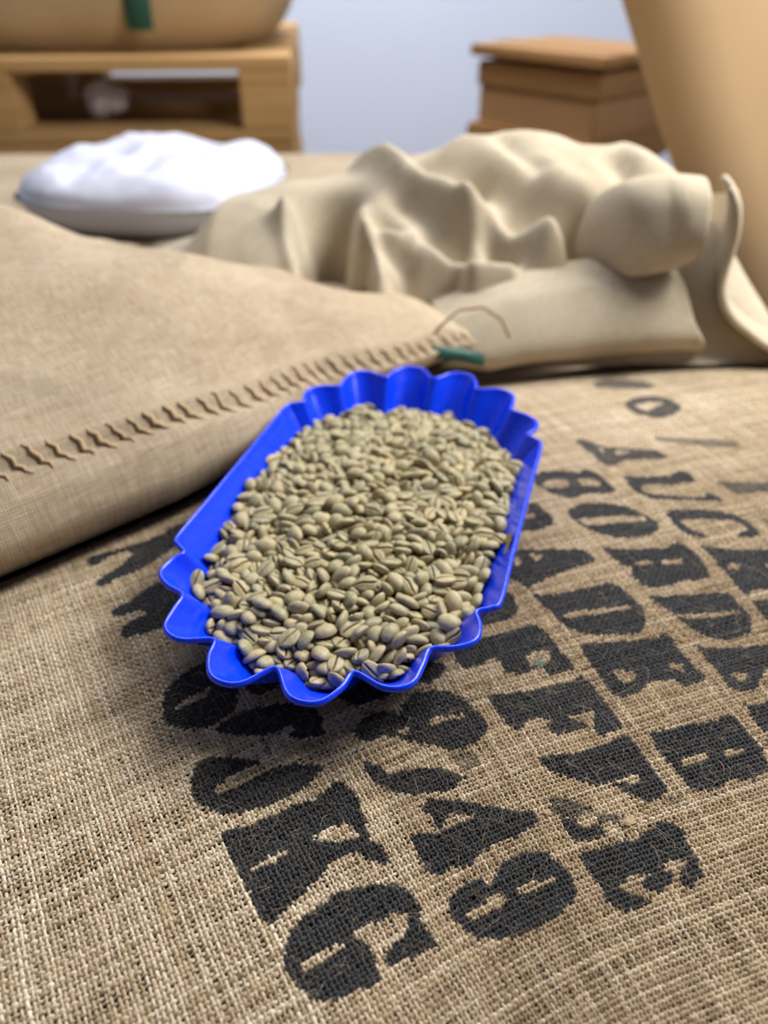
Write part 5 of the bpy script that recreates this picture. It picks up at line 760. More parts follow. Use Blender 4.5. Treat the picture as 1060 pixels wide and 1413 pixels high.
-302,-667,-213,18,85,49,-5,87,119,647,-187,60,-2,-5,80,99,215,514,-172,10,31,-12,-94,103,425,512,-163,28,70,-64,-12,93,-175,775,-187,38,-83,-38,15,100,-8,846,-197,74,53,-9,40,96,212,778,-204,26,-6,-16,-95,87,407,-839,-272,3,-79,-59,15,96,
389,-1013,-282,4,72,-60,35,110,-588,-813,-230,80,-6,18,56,88,-346,-929,-231,55,-13,24,79,96,178,-880,-234,35,78,-51,-7,95,403,991,-286,96,24,-15,-4,104,-306,-1005,-261,70,-29,-17,-64,94,-221,-1112,-262,48,56,-67,-9,112,489,312,-161,48,-85,7,-20,95,
-213,487,-180,18,11,-5,-98,93,48,679,-158,40,-91,9,-6,93,-466,685,-184,29,-4,-95,6,91,54,322,-137,35,-2,15,-92,89,351,265,-146,10,1,99,-2,87,421,294,-157,11,-3,-99,-6,95,-360,397,-157,6,-98,12,11,102,-278,415,-193,25,-8,21,-94,104,
63,408,-159,36,-72,-43,42,96,323,447,-153,86,5,25,-45,104,-326,83,-148,35,-93,-8,5,98,-95,15,-113,89,-43,-4,16,108,127,75,-165,44,71,-52,-18,112,261,28,-155,7,-20,-97,12,101,473,86,-152,91,-19,-28,25,87,-235,171,-141,5,-55,-81,20,100,
-166,260,-167,89,8,-30,-33,93,-335,-59,-152,60,37,16,69,100,-12,1,-128,66,69,5,-30,104,98,-108,-174,12,71,69,-7,86,464,-76,-156,19,9,98,-5,94,-439,41,-153,84,-12,8,52,105,-55,-265,-118,1,22,-97,-4,89,206,-161,-148,23,-35,91,-4,100,
-279,-104,-146,89,-44,15,1,90,2,-59,-125,96,-18,11,-19,99,75,-475,-125,8,94,33,5,97,194,-476,-146,6,11,-47,-88,105,-400,-157,-184,17,-94,-15,25,88,-404,-588,-162,11,98,13,-13,89,-311,-535,-170,78,13,-7,61,94,-234,717,-184,96,14,22,-3,92,
97,800,-176,76,7,26,59,101,485,761,-286,28,-90,1,-32,111,-370,1045,-245,13,-87,-20,-44,100,-254,1001,-259,78,59,19,10,99,-416,895,-255,76,57,19,24,106,-102,980,-262,77,13,-9,61,102,-378,742,-263,16,-49,-85,-13,95,630,343,-234,48,-1,87,-7,110,
214,683,-176,29,6,-29,91,104,-405,675,-213,26,-37,87,21,102,53,749,-194,1,63,71,30,99,-254,462,-146,9,5,-35,93,109,-118,402,-155,92,-12,13,36,88,12,355,-139,32,49,-73,-35,100,-374,603,-164,53,80,24,10,103,-156,603,-159,23,89,-38,-12,91,
-235,255,-156,37,-17,8,-91,107,-402,467,-159,61,7,-6,-79,108,176,-9,-168,36,4,-6,93,111,446,-12,-154,31,16,-7,-93,109,-251,105,-153,4,36,93,2,100,265,118,-157,3,-92,37,-14,90,638,-123,-217,14,40,-4,-91,105,-420,-125,-144,82,2,0,58,104,
-264,-43,-166,10,-94,-16,27,104,220,-76,-146,7,-7,99,-12,99,-164,-255,-126,33,9,-8,94,99,40,-208,-139,33,-3,5,-94,99,-267,-575,-167,64,-12,31,-69,96,-86,-649,-162,97,-8,-13,21,96,65,-603,-156,65,3,-22,73,96,-370,-278,-167,6,-88,-47,8,86,
-321,-444,-154,90,-39,-20,-5,110,387,-684,-183,43,-7,8,89,110,-199,698,-168,16,30,-90,-26,88,-65,800,-190,16,-44,-88,-1,94,45,885,-169,22,22,-9,95,99,388,768,-196,87,3,-21,-45,98,-329,500,-147,92,26,9,-29,99,82,575,-186,99,-15,2,-3,108,
209,631,-169,94,27,7,-18,93,361,495,-169,26,-17,-4,95,96,-330,788,-171,73,49,32,36,86,-188,334,-164,52,-6,13,84,93,-90,470,-147,24,39,-87,-18,87,124,400,-145,6,-98,15,-12,95,298,366,-162,85,-8,26,46,90,136,105,-131,21,-25,-84,42,93,
-299,270,-140,0,84,-44,-32,94,-110,208,-125,2,78,-62,11,109,-236,27,-170,1,-5,-5,100,109,344,21,-121,2,-12,4,99,97,376,-174,-129,17,-80,-56,11,95,-229,-60,-146,1,-89,27,36,97,6,-459,-146,26,94,2,-21,108,145,-697,-181,21,88,-34,24,94,
167,-513,-176,77,-62,-3,15,97,573,801,-258,16,51,7,-84,87,-535,851,-266,25,-15,-92,-25,98,341,822,-183,9,-66,75,-2,94,314,564,-161,7,-83,-50,-23,105,-61,749,-171,69,36,-6,63,104,38,829,-171,54,-75,-34,-17,96,-250,384,-167,97,-14,20,4,94,
187,412,-154,11,24,93,27,88,345,21,-171,90,33,-11,26,96,-176,342,-129,9,94,34,-3,93,112,177,-142,4,68,73,-1,89,391,208,-151,19,67,68,22,90,65,114,-135,14,93,31,-16,98,182,31,-130,1,4,-100,3,93,-202,-112,-131,31,76,54,20,91,
155,-46,-132,40,38,10,83,86,60,-417,-121,19,9,-26,-94,110,-393,-201,-147,20,94,9,-27,101,-289,-258,-127,66,-14,-31,67,89,-331,-376,-180,91,13,-8,39,103,-130,-559,-138,32,-9,-24,-91,93,-13,806,-169,7,38,83,40,87,240,831,-181,18,-19,-94,-23,91,
-196,-712,-182,89,-22,31,26,95,123,690,-149,8,-91,42,-1,97,-368,655,-176,74,61,25,11,106,-205,400,-149,20,97,-3,-16,106,592,-179,-228,45,-14,88,0,106,632,-329,-238,29,-75,42,-41,92,179,-108,-119,38,8,6,92,94,-382,41,-132,60,-53,-40,46,98,
-632,-507,-243,39,57,-62,-37,92,-327,1051,-270,16,-23,91,30,102,-228,965,-266,40,-27,-71,-51,111,-79,1156,-254,29,54,73,30,103,9,-567,-134,71,8,-3,-70,107,318,737,-193,52,21,10,82,109,-237,-655,-163,72,-18,-2,-67,104,140,627,-145,15,26,7,-95,86,
-162,732,-150,22,-68,-63,32,91,166,809,-179,5,-41,90,12,89,-26,494,-150,13,40,-90,-10,92,46,519,-143,15,-28,75,-58,101,195,514,-137,28,0,96,5,92,622,462,-246,63,4,-18,-75,92,-625,330,-246,88,11,34,32,90,-331,441,-149,11,18,54,81,94,
273,417,-148,30,-32,-13,89,87,222,-28,-127,95,-30,1,7,109,-108,-350,-159,30,11,50,81,95,-71,-564,-160,68,-8,-5,72,88,-398,-686,-165,15,44,88,5,88,401,368,-151,91,5,9,-39,90,-213,524,-149,99,-3,-16,-1,89,69,625,-155,44,-19,30,-83,94,
162,568,-151,65,-38,-18,63,103,-370,721,-173,66,3,-14,-74,92,-420,672,-162,39,66,55,32,94,-200,247,-119,36,59,-69,-21,111,124,329,-144,86,-4,-6,50,94,-335,-298,-142,1,-87,47,10,92,-429,-323,-178,26,15,0,95,87,-56,-362,-128,51,76,-39,-13,93,
371,694,-177,35,-6,-30,-89,93,-319,697,-149,13,-27,4,-95,106,-24,716,-157,97,22,-4,7,90,473,847,-288,63,21,41,-62,97,165,1142,-279,27,-62,72,15,104,-633,-424,-224,25,-26,19,-91,98]
NB = len(BEANS)//8
BD = [BEANS[i*8:i*8+8] for i in range(NB)]
TM = Matrix.Translation(TRAY_C) @ Matrix.Rotation(TRAY_ROT, 4, 'Z')
def bean_matrix(b, k):
    q = Quaternion((b[3], b[4], b[5], b[6])); q.normalize(); s = b[7]/100*1.06; r = random.Random(k)
    return TM @ Matrix.LocRotScale(Vector((b[0], b[1], b[2]))*1e-4, q, Vector((s*r.uniform(.97, 1.08), s, s)))
HI = [bean_hi(s) for s in range(9)]
for h in HI: h.materials.append(M['bean'])
NI = 300
first = None
for k in range(NI):
    m = bean_matrix(BD[k], k); face = (m.to_3x3() @ Vector((0, 0, 1))).normalized().z
    o = bpy.data.objects.new('coffee_bean', HI[k % 9]) if first is None else first.copy()
    if first is None: first = o
    o.data = HI[k % 9]; COL.objects.link(o); o.matrix_world = m
    o['category'] = 'coffee bean'
    ly = BD[k][1]; lx = BD[k][0]
    look = 'crease side up' if face > .45 else ('domed back up' if face < -.45 else 'on its edge')
    row = 'front row at the near end' if ly < -950 else ('second band from the near end' if ly < -700 else ('third band from the near end' if ly < -400 else ('just short of mid-tray' if ly < 0 else 'mid-tray')))
    side = 'left wall side' if lx < -440 else ('left of centre' if lx < -150 else ('centre' if lx < 150 else ('right of centre' if lx < 440 else 'right wall side')))
    o['label'] = 'pale green coffee bean %s, %s, %s' % (look, row, side)
    o['group'] = 'coffee beans %s, %s, %s' % (look, row, side)
bm_ = TM @ Matrix.LocRotScale(Vector((-.0655, -.0830, -.0128)), Vector((.35, -.45, .8)).to_track_quat('Z', 'Y') @ Quaternion((0, 0, 1), 1.0), Vector((1.04, 1.02, 1.0)))
o = first.copy(); o.data = HI[3]; COL.objects.link(o); o.matrix_world = bm_; o['label'] = 'lone pale coffee bean, crease up, resting apart on the leftmost scallop of the tray'; o['group'] = 'coffee beans apart from the heap'
def bean_rest():
    MID = [bean_mesh(50+s) for s in range(4)]; LOW = [bean_mesh(60+s, 10, 6) for s in range(3)]
    Vs, Fs, G, RN = [], [], [], []; base = 0
    for k in range(NI, NB):
        V, F, g = (MID[k % 4] if k < 849 else LOW[k % 3]); m = np.array(bean_matrix(BD[k], k))
        W = V@m[:3, :3].T+m[:3, 3]; Vs.append(W); Fs.append(np.array(F)+base); base += len(V); G.append(g); RN.append(np.full(len(V), random.random()))
    return mesh('coffee_beans', np.concatenate(Vs), np.concatenate(Fs), attrs={'groove': np.concatenate(G), 'rnd': np.concatenate(RN)})
obj('coffee_beans', bean_rest(), M['bean'], kind='stuff', category='coffee beans', label='mass of pale green coffee beans filling the tray at its far end and underneath', group='coffee beans in bulk')

# ---------------------------------------------------------------- sack lying over the left edge of the printed one
def table(es, ds, H, e, d):
    """smooth interpolation of a height table"""
    def w(xs, x):
        xs = np.array(xs); i = np.clip(np.searchsorted(xs, x, side='right')-1, 0, len(xs)-2); f = np.clip((x-xs[i])/(xs[i+1]-xs[i]), 0, 1); return i, f
    H = np.array(H); i, f = w(es, e); j, g = w(ds, d)
    f = f*f*(3-2*f)*.6+f*.4; g = g*g*(3-2*g)*.35+g*.65
    return (H[i, j]*(1-f)+H[i+1, j]*f)*(1-g)+(H[i, j+1]*(1-f)+H[i+1, j+1]*f)*g
def blur(Z, n):
    for _ in range(n):
        Zp = np.pad(Z, 1, mode='edge'); Z = (Zp[:-2, 1:-1]+Zp[2:, 1:-1]+Zp[1:-1, :-2]+Zp[1:-1, 2:]+4*Z)/8
    return Z
LE, LN, LP = np.array([.79, .613]), np.array([-.613, .79]), np.array([-.2, .305])
def left_sack():
    es = [-.42, -.3, 0, .11, .2, .28, .36, .43]; ds = [0, .003, .010, .025, .045, .08, .15, .3, .45, .52]
    H = [[0, 0, 0, 0, 0, 0, 0, 0, 0, 0],
         [0, .020, .036, .050, .060, .080, .105, .13, .10, 0],
         [0, .020, .036, .048, .056, .074, .097, .12, .09, 0],
         [0, .020, .036, .044, .052, .068, .090, .106, .05, 0],
         [0, .016, .027, .036, .044, .060, .078, .055, 0, 0],
         [0, .013, .021, .029, .037, .050, .050, 0, 0, 0],
         [0, .010, .015, .021, .026, .030, .010, 0, 0, 0],
         [0, 0, 0, 0, 0, 0, 0, 0, 0, 0]]
    e = np.linspace(-.42, .43, 260); d = np.concatenate([np.linspace(0, .05, 80), np.linspace(.0508, .52, 120)])
    E, D = np.meshgrid(e, d, indexing='ij'); Z = table(es, ds, H, E, D)
    Z = blur(Z, 4); Z[:, 0] = 0; d0 = np.interp(E, [0, .1, .16, .2, .24, .43], [0, .006, .018, .036, .050, .052])
    Z += np.minimum(1, Z/.03)*(.004*fbm(E*9, D*12, 71, 3)+.0016*fbm(E*30, D*30, 72, 3))
    # the hem: a folded ledge that the seam stitches hold
    ed = np.interp(E, [0, .1, .2, .3], [.024, .019, .012, .010])+.002*np.sin(E*14)
    Z -= .0030*np.exp(-((D-ed)/.003)**2)*(E < .4)*np.minimum(1, Z/.02)
    Z += .0020*np.exp(-((D-ed-.007)/.004)**2)*np.minimum(1, Z/.02)
    bulge = d0-.009*np.sin(np.clip(Z/.042, 0, 1)*math.pi)*np.exp(-(D/.02)**2)   # near face bulges out a little
    x = LP[0]+E*LE[0]+(D+bulge)*LN[0]; y = LP[1]+E*LE[1]+(D+bulge)*LN[1]
    V = np.stack([x, y, Z-.2665+CZ], -1).reshape(-1, 3); n, m = E.shape
    B = np.stack([x, y, np.full_like(x, -.2668)+CZ], -1).reshape(-1, 3)
    F = grid_faces(n, m); F = F[(Z.ravel()[F] > 2e-4).any(1)]; uv = np.stack([E, D+Z*.8], -1).reshape(-1, 2)
    return mesh('sack_cloth', np.concatenate([V, B]), np.concatenate([F, F[:, ::-1]+n*m]), uv=np.concatenate([uv, uv])), E, D, V.reshape(n, m, 3)
ls = empty('burlap_sack', (0, 0, 0), label='plain jute sack with a thick stitched seam, lying along the left of the blue tray', category='sack', group='jute sacks')
lm, E_, D_, LV = left_sack()
obj('sack_cloth', lm, M['burlap_left'], ls)
def on_left(e, d):
    i = int(np.clip(round((e+.42)/.85*259), 0, 259)); j = int(np.argmin(np.abs(D_[0]-d))); return LV[i, j]
e = -.08; k = 0
while e < .385:
    ed = float(np.interp(e, [0, .1, .2, .3], [.024, .019, .012, .010]))+.002*math.sin(e*14); pts = []; sc_ = float(np.interp(e, [0, .3], [1, .7]))
    for q in range(7):
        f = q/6; p = on_left(e+(.005-.010*f)*sc_, ed+(-.006+.014*f)*sc_).copy(); p[2] += .0001+.0009*math.sin(math.pi*f); pts.append(p)
    V, F = tube(pts, np.array([.0010, .0018, .0022, .0023, .0022, .0018, .0010])*sc_*random.uniform(.55, 1.0), 7)
    obj('stitch', mesh('stitch', V, F), M['thread'], ls)
    e += .0115+random.uniform(-.0018, .0018); k += 1

# ---------------------------------------------------------------- crumpled, half-empty sack beyond the tray
def unproj(px, py, y):
    """point at distance y in front of the camera seen at a pixel of the 1060x1413 photograph"""
    a = (px-530)/1061; b = (706.5-py)/1061; r = np.array([a, math.cos(PITCH)+b*math.sin(PITCH), -math.sin(PITCH)+b*math.cos(PITCH)])
    return r*(y/r[1])
cs = empty('burlap_sack', (0, 0, 0), label='crumpled half-empty pale jute sack with deep folds, beyond the tray', category='sack', group='jute sacks')
def mound():
    xs = [-.27, -.19, -.155, -.09, -.03, .06, .15, .225, .26, .30, .36]
    tops = [0, .050, .088, .100, .106, .125, .13, .13, .11, .08, 0]
    x = np.linspace(-.27, .36, 300); y = np.linspace(.575, 1.02, 210)
    X, Y = np.meshgrid(x, y, indexing='ij')
    top = np.interp(X, xs, tops); front = np.interp(X, [-.27, -.1, .05, .36], [.66, .60, .592, .60]); crest = np.interp(X, [-.27, -.16, 0, .1, .26, .36], [.70, .735, .78, .81, .73, .70])
    u = (Y-front)/(crest-front); f = np.where(u < 0, 0, np.where(u < 1, np.sin(np.clip(u, 0, 1)*math.pi/2)**.85, np.cos(np.clip((Y-crest)/(.93-crest), 0, 1)*math.pi/2)**.6))
    Z = blur(top*f, 10)
    def seg(pts, w, h):
        nonlocal Z
        P_ = []
        for (a, b) in pts:
            yy = .62
            for _ in range(12):      # march to the smooth mound
                q = unproj(a, b, yy); i = int(np.clip((q[0]+.27)/.63*299, 0, 299)); j = int(np.clip((yy-.575)/.445*209, 0, 209))
                if q[2] < -.283+Z0[i, j]: break
                yy += .02
            P_.append((q[0], yy))
        Dm = np.full(X.shape, 9.)
        for (x0, y0), (x1, y1) in zip(P_[:-1], P_[1:]):
            vx, vy = x1-x0, y1-y0; tt = np.clip(((X-x0)*vx+(Y-y0)*vy)/(vx*vx+vy*vy+1e-9), 0, 1); Dm = np.minimum(Dm, np.hypot(X-x0-tt*vx, Y-y0-tt*vy))
        Z = Z+h*np.exp(-(Dm/w)**2)
    Z0 = Z.copy()
    seg([(490, 236), (560, 255), (640, 295), (700, 335), (745, 385)], .014, .020)
    seg([(560, 275), (640, 330), (700, 350)], .016, -.016)
    seg([(640, 205), (740, 250), (790, 290)], .018, .010)
    seg([(580, 225), (700, 290), (770, 330)], .016, -.016)
    seg([(700, 200), (850, 200), (900, 235), (930, 262)], .02, .010)
    seg([(500, 330), (580, 355), (660, 400), (700, 405)], .010, .018)
    seg([(590, 340), (640, 375)], .012, -.024)
    seg([(560, 408), (620, 420)], .013, -.040)
    seg([(560, 425), (640, 430)], .008, .010)
    seg([(455, 300), (455, 350), (465, 390)], .022, -.105)
    seg([(430, 330), (440, 395)], .016, -.05)
    seg([(398, 320), (412, 370), (424, 410)], .011, .026)
    seg([(488, 300), (498, 330), (512, 370), (522, 405)], .010, .022)
    seg([(640, 300), (660, 350), (640, 380)], .009, .012)
    seg([(700, 215), (740, 240)], .012, -.012); seg([(850, 230), (880, 262)], .014, -.014); seg([(670, 355), (700, 378)], .009, -.016)
    seg([(600, 250), (660, 262)], .010, -.010); seg([(530, 300), (560, 330)], .010, -.014); seg([(520, 345), (560, 372)], .009, -.014)
    seg([(498, 385), (505, 400)], .007, -.03)
    seg([(745, 325), (765, 380)], .011, .014)
    seg([(790, 320), (800, 370)], .014, -.030)
    seg([(700, 320), (730, 345)], .012, -.012)
    Z = blur(np.maximum(Z, .004*(Z0 > .004)), 2)
    Z += np.minimum(1, Z0/.05)*(.005*fbm(X*10, Y*10, 81, 3)+.002*fbm(X*34, Y*34, 82, 2))
    Z[0] = Z[-1] = 0; Z[:, 0] = Z[:, -1] = 0
    V = np.stack([X, Y, Z-.283+CZ], -1).reshape(-1, 3); B = V.copy(); B[:, 2] = CZ-.2835
    F = grid_faces(*X.shape); uv = np.stack([X, Y+Z], -1).reshape(-1, 2)
    F = F[(Z.ravel()[F] > 2e-4).any(1)]
    return mesh('sack_cloth', np.concatenate([V, B]), np.concatenate([F, F[:, ::-1]+len(V)]), uv=np.concatenate([uv, uv]))
obj('sack_cloth', mound(), M['burlap_pale'], cs)
def cloth_sheet(name, rows, parent, mat, th=.003, sub=2, label=None):
    """a thick cloth layer lofted through rows of points (all rows the same length)"""
    A = np.array(rows, float)
    def up(Q, k):
        for _ in range(k):
            Pm = np.concatenate([[2*Q[0]-Q[1]], Q, [2*Q[-1]-Q[-2]]]); mid = (-Pm[:-3]+9*Pm[1:-2]+9*Pm[2:-1]-Pm[3:])/16
            out = np.empty((2*len(Q)-1,)+Q.shape[1:]); out[::2] = Q; out[1::2] = mid; Q = out
        return Q
    A = up(A, sub); A = np.swapaxes(up(np.swapaxes(A, 0, 1), sub), 0, 1)
    n, m = A.shape[:2]
    w = fbm(A[..., 0]*22, A[..., 2]*22+A[..., 1]*9, 91, 3); A[..., 1] += .003*w; A[..., 2] += .002*w
    du = np.gradient(A, axis=0); dv = np.gradient(A, axis=1); N = np.cross(du, dv); N /= np.linalg.norm(N, axis=-1)[..., None]+1e-12
    uv = np.stack(np.broadcast_arrays(np.concatenate([[0], np.cumsum(np.linalg.norm(np.diff(A[:, m//2], axis=0), axis=1))])[:, None], np.concatenate([[0], np.cumsum(np.linalg.norm(np.diff(A[n//2], axis=0), axis=1))])[None]), -1).reshape(-1, 2)
    V = np.concatenate([(A+N*th/2).reshape(-1, 3), (A-N*th/2).reshape(-1, 3)]); V[:, 2] += CZ
    F = [tuple(f) for f in grid_faces(n, m)]; F += [tuple(x+n*m for x in f[::-1]) for f in F]
    loop = [i*m for i in range(n)]+[(n-1)*m+j for j in range(1, m)]+[i*m+m-1 for i in range(n-2, -1, -1)]+[j for j in range(m-2, 0, -1)]
    for a, b in zip(loop, loop[1:]+loop[:1]): F.append((a, b, b+n*m, a+n*m))
    me = mesh(name, V, F, uv=np.concatenate([uv, uv]))
    bm = bmesh.new(); bm.from_mesh(me); bmesh.ops.recalc_face_normals(bm, faces=bm.faces[:]); bm.to_mesh(me); bm.free()
    me.polygons.foreach_set('use_smooth', np.ones(len(me.polygons), dtype=bool))
    o = obj(name, me, mat, parent)
    if label: o['label'] = label
    return o
U = unproj
# the lower roll, folded forward over itself, open at its right end
roll = []
for (px, top, bot, y) in [(600, 440, 512, .585), (660, 418, 510, .583), (720, 400, 503, .585), (790, 388, 496, .590), (850, 380, 490, .592), (900, 374, 486, .595), (930, 372, 484, .598)]:
    b = U(px+max(0, (px-850))*.35, bot, y); t = U(px, top, y+.035); dx = 0
    roll.append([b+[0, .05, -.004], b+[.004, .012, -.002], b+[0.004+dx*2, -.006, .010], (b*.62+t*.38)+[dx, -.016, .004], (b*.3+t*.7)+[0, -.006, .008], t, t+[-.004, .03, .003], t+[-.006, .065, -.012]])
cloth_sheet('folded_hem', roll, cs, M['burlap_pale'], .004, 3)
# upper flap
flap = []
for (px, top, bot, y) in [(760, 320, 360, .72), (815, 296, 372, .66), (870, 268, 377, .62), (920, 258, 368, .61), (945, 258, 360, .605), (972, 264, 354, .602)]:
    b = U(px-(12 if px > 950 else 0), bot, y); t = U(px+(8 if px > 950 else 0), top, y+.02)
    flap.append([b+[-.004, .05, .008], b+[0, .018, -.003], b, (b*.66+t*.34)+[0, -.010, 0], (b*.33+t*.67)+[0, -.009, .002], t, t+[.002, .03, .002], t+[.008, .09, -.024]])
cloth_sheet('mouth_flap', flap, cs, M['burlap_pale'], .004, 3)
# curled back layer of the mouth at the right: dark inside, pale edge
curl = []
for (xl, xr, py, y) in [(985, 1006, 262, .66), (978, 1016, 290, .65), (962, 1012, 330, .645), (948, 1000, 370, .64), (944, 994, 400, .635), (952, 1002, 430, .63), (985, 1028, 458, .625), (1020, 1066, 484, .62), (1062, 1120, 510, .615)]:
    l = U(xl-6, py+6, y+.16); r = U(xr, py, y-.03)
    curl.append([l, l*.7+r*.3+[.012, 0, 0], l*.4+r*.6+[.014, 0, 0], l*.12+r*.88+[.006, 0, 0], r, r+[.004, .004, .001], r+[.008, .03, .002], r+[.03, .09, -.01]])
cloth_sheet('mouth_edge', curl, cs, M['burlap_pale'], .004, 3)
# loose twine looping over the sack's hem
tw = [U(590, 478, .575), U(606, 455, .572), U(632, 432, .585), U(665, 428, .59), (U(690, 444, .578)), U(702, 470, .57)]
tw = np.array(tw)+[0, -.004, CZ+.004]
V, F = tube(tw, .0011, 6)
obj('twine', mesh('twine', V, F), M['twine'], cs)
# green strap end behind the tray
st = [U(575, 497, .55), U(605, 492, .552), U(640, 496, .556), U(668, 503, .56)]
def strap(pts, w, th, up=(0, 0, 1)):
    V, F = [], []
    for p in pts: V += [p, p+np.array(up)*w, p+np.array(up)*w+[0, th, 0], p+np.array([0, th, 0])]
    n = len(pts); F = [tuple(f) for f in grid_faces(n, 4, True)]+[(3, 2, 1, 0), tuple(range(4*n-4, 4*n))]
    return V, F
V, F = strap([p+[0, 0, CZ-.002] for p in np.array(st)], .010, .0015, (0, .5, .8))
obj('strap', mesh('strap', V, F, smooth=False), M['green'], None, label='short dark green strap end peeking out behind the blue tray', category='strap')

# ---------------------------------------------------------------- sacks, pallets and goods behind
def pillow(name, L, W, Hh, mat, seed, parent=None, loc=(0, 0, 0), rot=(0, 0, 0), n=60, p=3.2, amp=.012, me_only=False):
    a = np.sin(np.linspace(-math.pi/2, math.pi/2, n)); S, T = np.meshgrid(a, a, indexing='ij')
    m = np.maximum(np.abs(S), np.abs(T))+1e-9; k = m/((np.abs(S)**4+np.abs(T)**4)**.25+1e-9); s, t = S*k, T*k
    Fz = np.maximum(0, 1-np.abs(s)**p-np.abs(t)**p)**.45
    w = fbm(s*3+seed, t*3, seed, 4)*amp
    zt = Hh*.5+Hh*.5*Fz+w*Fz; zb = Hh*.5-Hh*.5*np.minimum(1, Fz*1.4)
    X, Y = s*L/2, t*W/2
    V = np.concatenate([np.stack([X, Y, zt], -1).reshape(-1, 3), np.stack([X, Y, zb], -1).reshape(-1, 3)]); F = grid_faces(n, n)
    uv = np.stack([X, Y], -1).reshape(-1, 2)
    me = mesh(name, V, np.concatenate([F, F[:, ::-1]+n*n]), uv=np.concatenate([uv, uv]))
    return obj(name, me, mat, parent, loc, rot)
PARTS = {}
def pallet(loc, rotz, label, group, mat='pine'):
    """1.2 x 0.8 m pallet: origin at its front right corner, x to the left, y away"""
    t = empty('pallet', loc, (0, 0, rotz), label=label, category='pallet', group=group)
    def pc(name, sx, sy, sz, cx, cy, cz):
        key = (name, sx, sy, sz, mat)
        if key not in PARTS: PARTS[key] = box_me(name, sx, sy, sz, .003); PARTS[key].materials.append(M[mat])
        obj(name, PARTS[key], None, t, (cx, cy, cz))
    for i, (y, w) in enumerate([(.0725, .145), (.245, .1), (.4, .145), (.555, .1), (.7275, .145)]): pc('plank', 1.2, w, .022, -.6, y, .133)
    for x in (-.05, -.57, -1.15): pc('stringer', .100, .8, .022, x, .4, .111)
    for x in (-.05, -.57, -1.15):
        for y in (.05, .4, .75): pc('block', .100, .1, .078, x, y, .061)
    for y in (.05, .4, .75): pc('bottom_board', 1.2, .1, .022, -.6, y, .011)
    return t
ang = R(4)
ORD = ['topmost', 'second from the top', 'third from the top', 'fourth from the top', 'lowest']
for k in range(5):
    pallet((-.175-.004*k, 1.655+.006*k, .72-.144*(k+1)), ang+R(.6*(k % 2)), 'wooden pallet, %s of the stack of five by the wall' % ORD[k], 'pallets stacked by the wall')
ps = pillow('burlap_sack', .82, .60, .24, M['sackcloth_far'], 5, None, (-.60, 1.98, .719), (0, 0, ang), amp=.01)
ps['label'] = 'full tan jute sack tied with a green strap, on top of the stack of pallets'; ps['category'] = 'sack'; ps['group'] = 'jute sacks'
pts = []
for i in range(20):
    a = math.pi*i/19; pts.append(np.array([.125, -.302*math.cos(a)*1.0, .12+.132*math.sin(a)**.5 if i not in (0, 19) else .04]))
V, F = [], []
for p in pts: V += [p+[-.024, 0, 0], p+[.024, 0, 0]]
F = [(2*i, 2*i+1, 2*i+3, 2*i+2) for i in range(19)]
g = obj('green_band', mesh('green_band', V, F), M['green'], ps); sm = g.modifiers.new('thickness', 'SOLIDIFY'); sm.thickness = .002
# white film things
b = pillow('plastic_sack', .31, .28, .076, M['poly'], 9, None, (-.29, 1.05, CZ-.2835), (0, 0, R(-8)), amp=.014)
b['label'] = 'crinkled white plastic sack lying below the stack of pallets'; b['category'] = 'sack'
def wad(loc, r, seed, label):
    bm = bmesh.new(); bmesh.ops.create_icosphere(bm, subdivisions=3, radius=r)
    for v in bm.verts:
        n_ = noise.noise(v.co*(3.2/r)*.5+Vector((seed, 0, 0)))*.35+noise.noise(v.co*(9/r)*.3+Vector((seed, 3, 0)))*.15; v.co *= 1+n_; v.co.z *= .8
    me = bpy.data.meshes.new('plastic_wad'); bm.to_mesh(me); bm.free(); me.polygons.foreach_set('use_smooth', np.ones(len(me.polygons), dtype=bool))
    o = obj('plastic_wad', me, M['poly'], None, loc); o['label'] = label; o['category'] = 'plastic film'
q = U(145, 135, 1.76); wad((q[0], q[1], q[2]+CZ), .042, 1, 'crumpled white plastic film inside the opening of the topmost pallet')
# supporting layers
sb = pillow('burlap_sack', 1.3, .72, .22, M['burlap_left'], 12, None, (-.30, 1.15, CZ-.2845-.22), (0, 0, 0), p=8, amp=.0)
sb['label'] = 'full jute sack lying flat beneath the crumpled sack and the white plastic sack'; sb['category'] = 'sack'; sb['group'] = 'jute sacks'
lo = pillow('burlap_sack', 1.1, .84, CZ-.272-.22-.1445-.004, M['burlap'], 13, None, (.12, .2, .144), (0, 0, math.atan2(RT[1], RT[0])), p=6, amp=0)
lo['label'] = 'jute sack on the pallet directly beneath the printed sack'; lo['category'] = 'sack'; lo['group'] = 'jute sacks'
pallet((.72, -.20, 0), 0, 'wooden pallet on the floor beneath the printed sack', 'pallets under the sacks')
pallet((.30, .78, 0), 0, 'wooden pallet on the floor beneath the rear jute sacks', 'pallets under the sacks')
l2 = pillow('burlap_sack', 1.2, .7, CZ-.2845-.22-.146, M['burlap'], 14, None, (-.30, 1.15, .144), (0, 0, 0), p=8, amp=0)
l2['label'] = 'jute sack on the rear pallet, lowest of the rear pile'; l2['category'] = 'sack'; l2['group'] = 'jute sacks'

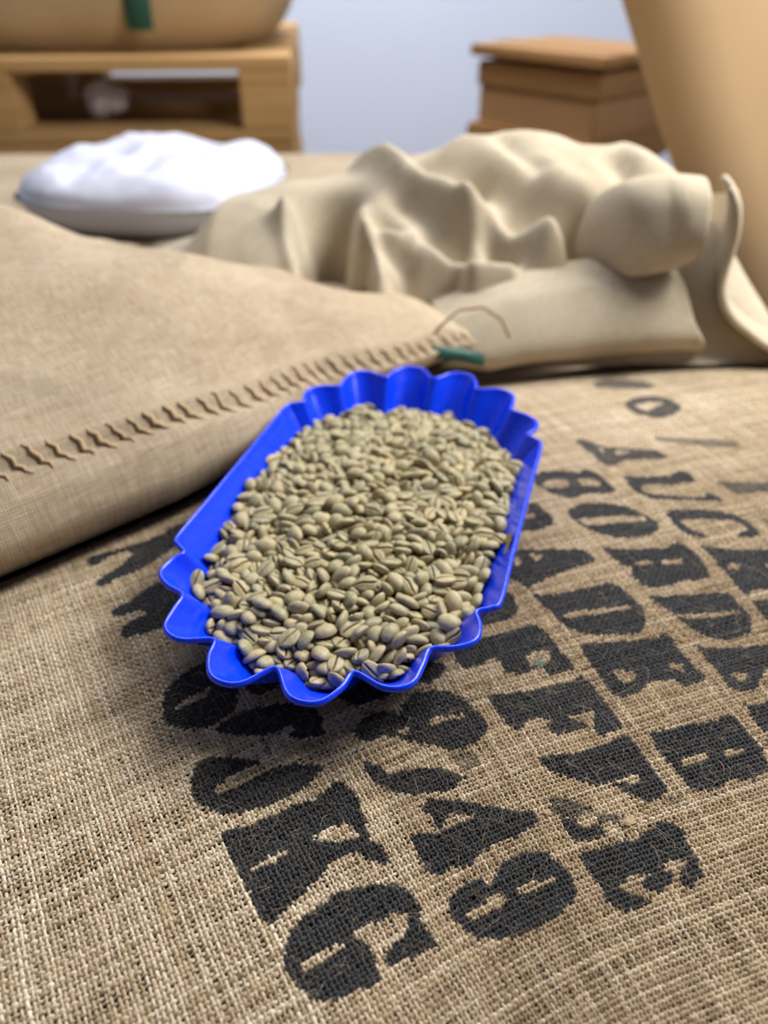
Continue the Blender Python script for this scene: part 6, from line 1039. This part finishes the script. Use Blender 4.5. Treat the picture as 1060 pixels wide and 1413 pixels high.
# the stack of brown boards and cartons in front of the white wall
def far_stack():
    c = U(790, 75, 1.95); x0, y0 = .425, 1.96
    t = empty('board_crate', (x0, y0, 0), (0, 0, R(-48)), label='worn brown wooden crate with a board lid, in front of the white wall', category='crate')
    zt = CZ-.190
    for i in range(4):
        me = box_me('lid_board', .36, .074, .022, .004); obj('lid_board', me, M['pine_dark'], t, (0, -.117+i*.078, zt+random.uniform(-.002, .002)))
    obj('upper_frame', box_me('upper_frame', .33, .28, .05, .004, (0, 0, 0)), M['pine_dark'], t, (0, 0, zt-.045))
    obj('lower_frame', box_me('lower_frame', .36, .31, .06, .008, (0, 0, 0)), M['pine_dark'], t, (0, 0, zt-.175))
    obj('crate_body', box_me('crate_body', .32, .27, zt-.07, .004, (0, 0, 0)), M['card2'], t, (0, 0, (zt-.07)/2))
    obj('paper_tag', box_me('paper_tag', .003, .08, .065, .0005), M['label'], t, (-.162, .03, zt-.105))
far_stack()
# large leaning sheet of tan board at the right
def leaning():
    A, B_, C_ = U(852, -40, 1.16), U(935, 240, 1.16), U(1010, 470, 1.16)
    bm = bmesh.new(); d = (B_-A)/np.linalg.norm(B_-A); top = A-d*.12; bot = A+d*((CZ+A[2]-.01)/(-d[2])); n_ = np.array([-d[2]*-1, 0, d[0]]); n_ = np.array([-d[2], 0, d[0]])
    W_, th = .75, .006
    V = []
    nx, ny = 14, 8
    for side in (0, 1):
        for i in range(nx):
            for j in range(ny):
                p = top+(bot-top)*i/(nx-1)+n_*W_*j/(ny-1); p = p+[0, .10*(j/(ny-1))**2+.02*math.sin(i*.6)+side*th, 0]
                p[2] = max(p[2]+CZ, .002)
                V.append(p)
    F = [tuple(f) for f in grid_faces(nx, ny)]; F += [tuple(x+nx*ny for x in f[::-1]) for f in F]
    loop = [i*ny for i in range(nx)]+[(nx-1)*ny+j for j in range(1, ny)]+[i*ny+ny-1 for i in range(nx-2, -1, -1)]+[j for j in range(ny-2, 0, -1)]
    for a, b in zip(loop, loop[1:]+loop[:1]): F.append((a, b, b+nx*ny, a+nx*ny))
    bm.free()
    obj('cardboard_sheet', mesh('cardboard_sheet', V, F), M['card'], None, label='large plain tan cardboard sheet leaning at the right behind the crumpled sack', category='cardboard')
leaning()
